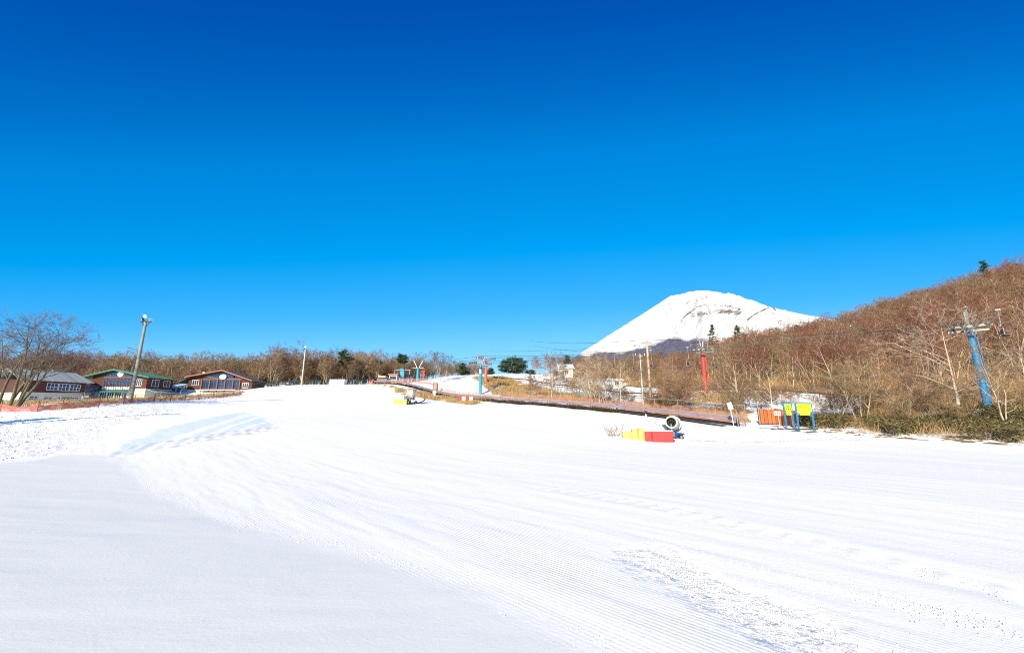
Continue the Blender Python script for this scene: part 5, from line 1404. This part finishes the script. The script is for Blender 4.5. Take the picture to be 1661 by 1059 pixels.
def gn_forest(name, rows, label):
    V = np.array([(cand[i][0], cand[i][1], zs_[i] - .1) for i in rows], np.float32)
    me_ = bpy.data.meshes.new(name); me_.vertices.add(len(V)); me_.vertices.foreach_set('co', V.ravel())
    for n_, ty, vals in (('spin', 'FLOAT', [cand[i][3] for i in rows]), ('size', 'FLOAT', [cand[i][2] for i in rows]), ('shape', 'INT', [cand[i][4] for i in rows])):
        a = me_.attributes.new(n_, ty, 'POINT'); a.data.foreach_set('value', vals)
    o = link_mesh(name, me_)
    g = bpy.data.node_groups.new(name, 'GeometryNodeTree')
    g.interface.new_socket('Geometry', in_out='INPUT', socket_type='NodeSocketGeometry'); g.interface.new_socket('Geometry', in_out='OUTPUT', socket_type='NodeSocketGeometry')
    gi, go = g.nodes.new('NodeGroupInput'), g.nodes.new('NodeGroupOutput'); jn = g.nodes.new('GeometryNodeJoinGeometry')
    def na(n_, ty):
        a = g.nodes.new('GeometryNodeInputNamedAttribute'); a.data_type = ty; a.inputs['Name'].default_value = n_; return a.outputs[0]
    spin, size, shp = na('spin', 'FLOAT'), na('size', 'FLOAT'), na('shape', 'INT')
    cb = g.nodes.new('ShaderNodeCombineXYZ'); g.links.new(spin, cb.inputs['Z'])
    for k, po_ in proto_obj.items():
        oi = g.nodes.new('GeometryNodeObjectInfo'); oi.inputs['Object'].default_value = po_; oi.transform_space = 'ORIGINAL'; oi.inputs['As Instance'].default_value = True
        cm = g.nodes.new('FunctionNodeCompare'); cm.data_type = 'INT'; cm.operation = 'EQUAL'
        g.links.new(shp, cm.inputs[2]); cm.inputs[3].default_value = k
        ip = g.nodes.new('GeometryNodeInstanceOnPoints')
        g.links.new(gi.outputs[0], ip.inputs['Points']); g.links.new(cm.outputs[0], ip.inputs['Selection']); g.links.new(oi.outputs['Geometry'], ip.inputs['Instance'])
        g.links.new(cb.outputs[0], ip.inputs['Rotation']); g.links.new(size, ip.inputs['Scale'])
        g.links.new(ip.outputs[0], jn.inputs[0])
    g.links.new(jn.outputs[0], go.inputs[0])
    md = o.modifiers.new('forest', 'NODES'); md.node_group = g
    tag(o, label, 'forest', None, 'stuff')
rest = [i for i in order[NIND:]]
gn_forest('forest', rest, 'far rows of the leafless brown wood on hillside and behind the lodges')

# evergreens
def evergreen(px, d, h, rad, shape, label, seed, dens=1.0, bare=.15, group=None):
    rnd = random.Random(seed); rng = np.random.default_rng(seed)
    p = G(px, d)
    o = empty('evergreen_tree', (p.x, p.y, p.z - .1), 0, label, 'tree', group)
    b = MB(); b.cyl((0, 0, -.2), (.05, 0, h * .95), .03 * h * .6, .03, 8)
    segs, tips = [], []
    n = int(34 * dens)
    for k in range(n):
        t = bare + (1 - bare) * (k + rnd.random()) / n
        if shape == 'cone': L = rad * (1 - (t - bare) / (1 - bare)) ** .8 + .15
        elif shape == 'round': L = rad * math.sqrt(max(.02, 1 - ((t - .42) / .6) ** 2))
        else: L = rad * (.4 + .6 * math.sin(math.pi * min(1, (t - bare) / (1 - bare) * .95 + .05)))
        a = rnd.uniform(0, 6.28); L *= rnd.uniform(.65, 1.15)
        q0 = Vector((0, 0, h * t)); q1 = q0 + Vector((math.cos(a) * L, math.sin(a) * L, L * rnd.uniform(-.1, .35)))
        b.cyl(q0, q1, .02 + .006 * h * (1 - t), .012, 4)
        for j in range(max(3, int(L * 3.2))):
            f = .25 + .75 * rnd.random(); c = q0.lerp(q1, f) + Vector((rnd.gauss(0, .2), rnd.gauss(0, .2), rnd.gauss(0, .12)))
            tips.append((*c, .25 + .30 * rnd.random()))
    b.build('trunk', M['dark_bark'], o)
    tips = np.array(tips); m_ = 42
    C = np.repeat(tips[:, :3], m_, 0); S_ = np.repeat(tips[:, 3], m_)
    off = rng.normal(size=(len(C), 3)) * (S_ * .62)[:, None] * np.array([1, 1, .55])
    C = C + off; dr_ = rng.normal(size=(len(C), 3)) + off * 2; dr_[:, 2] += .3; dr_ /= np.linalg.norm(dr_, axis=1)[:, None]
    sd = np.cross(dr_, rng.normal(size=(len(C), 3))); sd /= np.linalg.norm(sd, axis=1)[:, None]
    l_ = (rng.uniform(.14, .32, len(C)))[:, None]; w_ = .035 * (1 + d / 90)
    V = np.stack([C - sd * w_, C + sd * w_, C + dr_ * l_], 1).reshape(-1, 3); F = np.arange(len(V)).reshape(-1, 3)
    link_mesh('crown', mesh_np('crown', V, [F], M['needles']), o)
    return o
def eh(px, py, d): return W(px, py, d).z - gz((px - CX) / FPX * d, d)
evergreen(832, 116, eh(832, 581, 116), 4.3, 'round', 'broad round dark green evergreen on the snowy rise', 1, 2.2, .08)
evergreen(751, 118, eh(751, 590, 118), 2.3, 'cone', 'small dark conifer left of the cyan chairlift tower', 2, 1.2)
evergreen(651, 122, eh(651, 576, 122), 2.0, 'pine', 'tall pine with bare trunk and tufted dark top behind the lift station', 3, .7, .72)
evergreen(555, 122, eh(555, 568, 122), 2.2, 'pine', 'loose crowned pine rising above the wood behind the crest', 4, .8, .5)
evergreen(608, 128, eh(608, 586, 128), 2.4, 'pine', 'dark flat topped pine at the right end of the wood behind the crest', 5, .7, .6)
evergreen(921, 118, eh(921, 577, 118), 2.0, 'cone', 'dark evergreen beside the white two storey house', 6, 1.0, .25)
evergreen(1160, 140, eh(1160, 527, 140), 2.6, 'cone', 'dark tiered fir against the snow mountain, left of two', 7, .9, .2)
evergreen(1201, 142, eh(1201, 528, 142), 2.6, 'cone', 'dark fir against the snow mountain, right of two', 8, .9, .2)
evergreen(1300, 138, eh(1300, 529, 138), 2.6, 'round', 'low dark evergreen near the left end of the hill ridge', 9, .8, .3)
evergreen(1607, 128, eh(1607, 433, 128), 1.4, 'round', 'dark evergreen on the ridge at the upper right', 10, .9, .3)
evergreen(796, 150, eh(796, 598, 150), 1.6, 'cone', 'tiny far conifer left of the broad round evergreen', 11, .8, .2)
evergreen(862, 140, eh(862, 601, 140), 1.4, 'cone', 'tiny far conifer right of the broad round evergreen', 12, .8, .2)
p = Vector((-48.3, 20.3, 0)); ev = evergreen(-700, 20.3, 9.5, 1.6, 'cone', 'dark conifer standing beyond the far left snow', 13, 1.3, .1); ev.location = (p.x, p.y, gz(p.x, p.y))

# ------------------------------------------------------------------ ground cover
def blades(name, P, n, hr, wr, m, label, cat, seed, lean=.5, upbias=1.0, clump=None, zoff=0.0, skip=None):
    rng = np.random.default_rng(seed); P = np.array(P)
    lo, hi = P.min(0), P.max(0); X = []; got = 0
    while got < n:
        c = rng.uniform(lo, hi, (n * 2, 2)); c = c[poly_in(c[:, 0], c[:, 1], P)]
        if skip: c = c[~((np.abs(c[:, 0] / c[:, 1] - skip[0]) < skip[1]) & (c[:, 1] < skip[2]))]
        if clump: c = c[fbm(c[:, 0] * clump[0], c[:, 1] * clump[0], seed) > clump[1]]
        X.append(c); got += len(c)
    X = np.concatenate(X)[:n]
    z = ground(X[:, 0], X[:, 1])
    h = rng.uniform(*hr, n) * (.75 + 1.0 * np.clip(fbm(X[:, 0] * .5, X[:, 1] * .5, seed + 3) + .4, 0, 1))
    up_ = rng.random(n) ** .7 * zoff
    B = np.column_stack([X, z - .03 + up_])
    d_ = np.column_stack([rng.normal(0, lean, n), rng.normal(0, lean, n), np.full(n, upbias)]); d_ /= np.linalg.norm(d_, axis=1)[:, None]
    sd = np.cross(d_, rng.normal(size=(n, 3))); sd /= np.linalg.norm(sd, axis=1)[:, None]
    w_ = rng.uniform(*wr, n)[:, None]
    T = B + d_ * h[:, None]; Mid = B + d_ * (h * .5)[:, None] + np.column_stack([np.zeros(n), np.zeros(n), h * .06])
    V = np.stack([B - sd * w_ * .4, B + sd * w_ * .4, Mid + sd * w_, T, Mid - sd * w_], 1).reshape(-1, 3)
    i = np.arange(n)[:, None] * 5
    F4 = np.concatenate([i, i + 1, i + 2, i + 4], 1); F3 = np.concatenate([i + 4, i + 2, i + 3], 1)
    o = link_mesh(name, mesh_np(name, V, [F4, F3], M[m])); tag(o, label, cat, None, 'stuff')
def crumbs(name, X, sz, label, seed):
    rng = np.random.default_rng(seed); n = len(X)
    z = ground(X[:, 0], X[:, 1]); r = rng.uniform(*sz, n) * rng.uniform(.4, 1, n)
    U = np.array([(1, 0, 0), (-1, 0, 0), (0, 1, 0), (0, -1, 0), (0, 0, 1), (0, 0, -1)], float)
    V = U[None] * rng.uniform(.6, 1.2, (n, 6, 1)) + rng.normal(0, .15, (n, 6, 3))
    V = V * r[:, None, None] + np.column_stack([X, z + r * .2])[:, None, :]
    f = np.array([(0, 2, 4), (2, 1, 4), (1, 3, 4), (3, 0, 4), (2, 0, 5), (1, 2, 5), (3, 1, 5), (0, 3, 5)])
    F = (np.arange(n)[:, None, None] * 6 + f[None]).reshape(-1, 3)
    tag(link_mesh(name, mesh_np(name, V.reshape(-1, 3), [F], M['snow_block'])), label, 'snow crumbs', None, 'stuff')
rng = np.random.default_rng(9)
def along_line(P, n, w):
    P = np.array(P); k = rng.integers(0, len(P) - 1, n); t = rng.random(n)[:, None]
    return P[k] * (1 - t) + P[k + 1] * t + rng.normal(0, w, (n, 2))
crumbs('snow_crumbs', along_line(CRUST, 2600, .32), (.004, .017), 'broken snow crumbs in the churned strip at the lower right', 1)
crumbs('snow_crumbs', np.concatenate([along_line(BND[:-2], 2200, .12), along_line(BND[:-2] + np.array([.9, 1.0]), 500, .5)]), (.003, .014), 'snow crumbs along the edge of the groomed piste', 2)
SEAM = [on_snow(*p) for p in [(1040, 880), (1250, 930), (1450, 975), (1661, 1025)]]
crumbs('snow_crumbs', np.concatenate([along_line(SEAM, 700, .18), along_line(TRK[1:-1], 700, .16)]), (.004, .014), 'snow crumbs thrown up along the groomer track', 3)
LR = np.column_stack([rng.uniform(-60, -14, 9000), rng.uniform(15, 62, 9000)]); LR = LR[poly_in(LR[:, 0], LR[:, 1], POLY_L)]
crumbs('snow_crumbs', LR[:2600], (.03, .10), 'lumps on the untidy snow below the red net fence', 4)
BANK = pp((1326, 697, 31.6), (1450, 708, 28.1), (1661, 721, 24.1), (1900, 735, 22.1)) + [(52, 29), (35, 32.0), (25, 34.5), (22, 34)]
blades('bamboo_grass', BANK, 52000, (.12, .32), (.014, .034), 'sasa', 'dense olive green bamboo grass covering the lower right bank', 'bamboo grass', 3, 1.0, .5, (.55, -.12), .8)
blades('brush', BANK, 4500, (.3, .9), (.005, .012), 'brush', 'thin brown stalks sticking out of the bamboo grass', 'brush', 6, .5, 1.0, (.6, -.15))
UP = pp((1340, 684, 33.5), (1420, 664, 40), (1450, 655, 46), (1560, 650, 44), (1661, 650, 40), (1850, 650, 36)) + [(48, 27.5), (36, 28.5), (26, 31.5)]
blades('brush', UP, 22000, (.3, 1.2), (.006, .014), 'brush', 'dry brown brush between the trees on the right bank', 'brush', 5, .55, 1.0, (.4, .08), skip=(1.185, .05, 33.5))
for k, (P, n) in enumerate(zip(DRY, (9000, 26000, 16000, 8000, 5000))):
    blades('dry_grass', P, n, (.25, .8) if k != 2 else (.1, .42), (.010, .022) if k in (0, 1) else (.007, .016), 'dry', ('tan dry grass at the foot of the conveyor', 'tan dry grass on the low hill right of the cyan tower', 'dry grass and brush along the red net fence', 'dry grass behind the large snow gun', 'dry grass strip between conveyor and metal fence')[k], 'dry grass', 20 + k, .45, 1.0, (.5, -.15))
HB = [tuple(W(*p)[:2]) for p in [(1000, 618, 104), (1060, 632, 76), (1143, 632, 67), (1260, 634, 62.5), (1400, 648, 51), (1600, 640, 44), (1800, 640, 42)]] + [(140, 90), (160, 160), (30, 165)]
blades('undergrowth', HB, 90000, (.5, 1.8), (.012, .028), 'brush', 'brown undergrowth beneath the trees of the right hillside', 'undergrowth', 31, .5, 1.0, (.2, -.2))
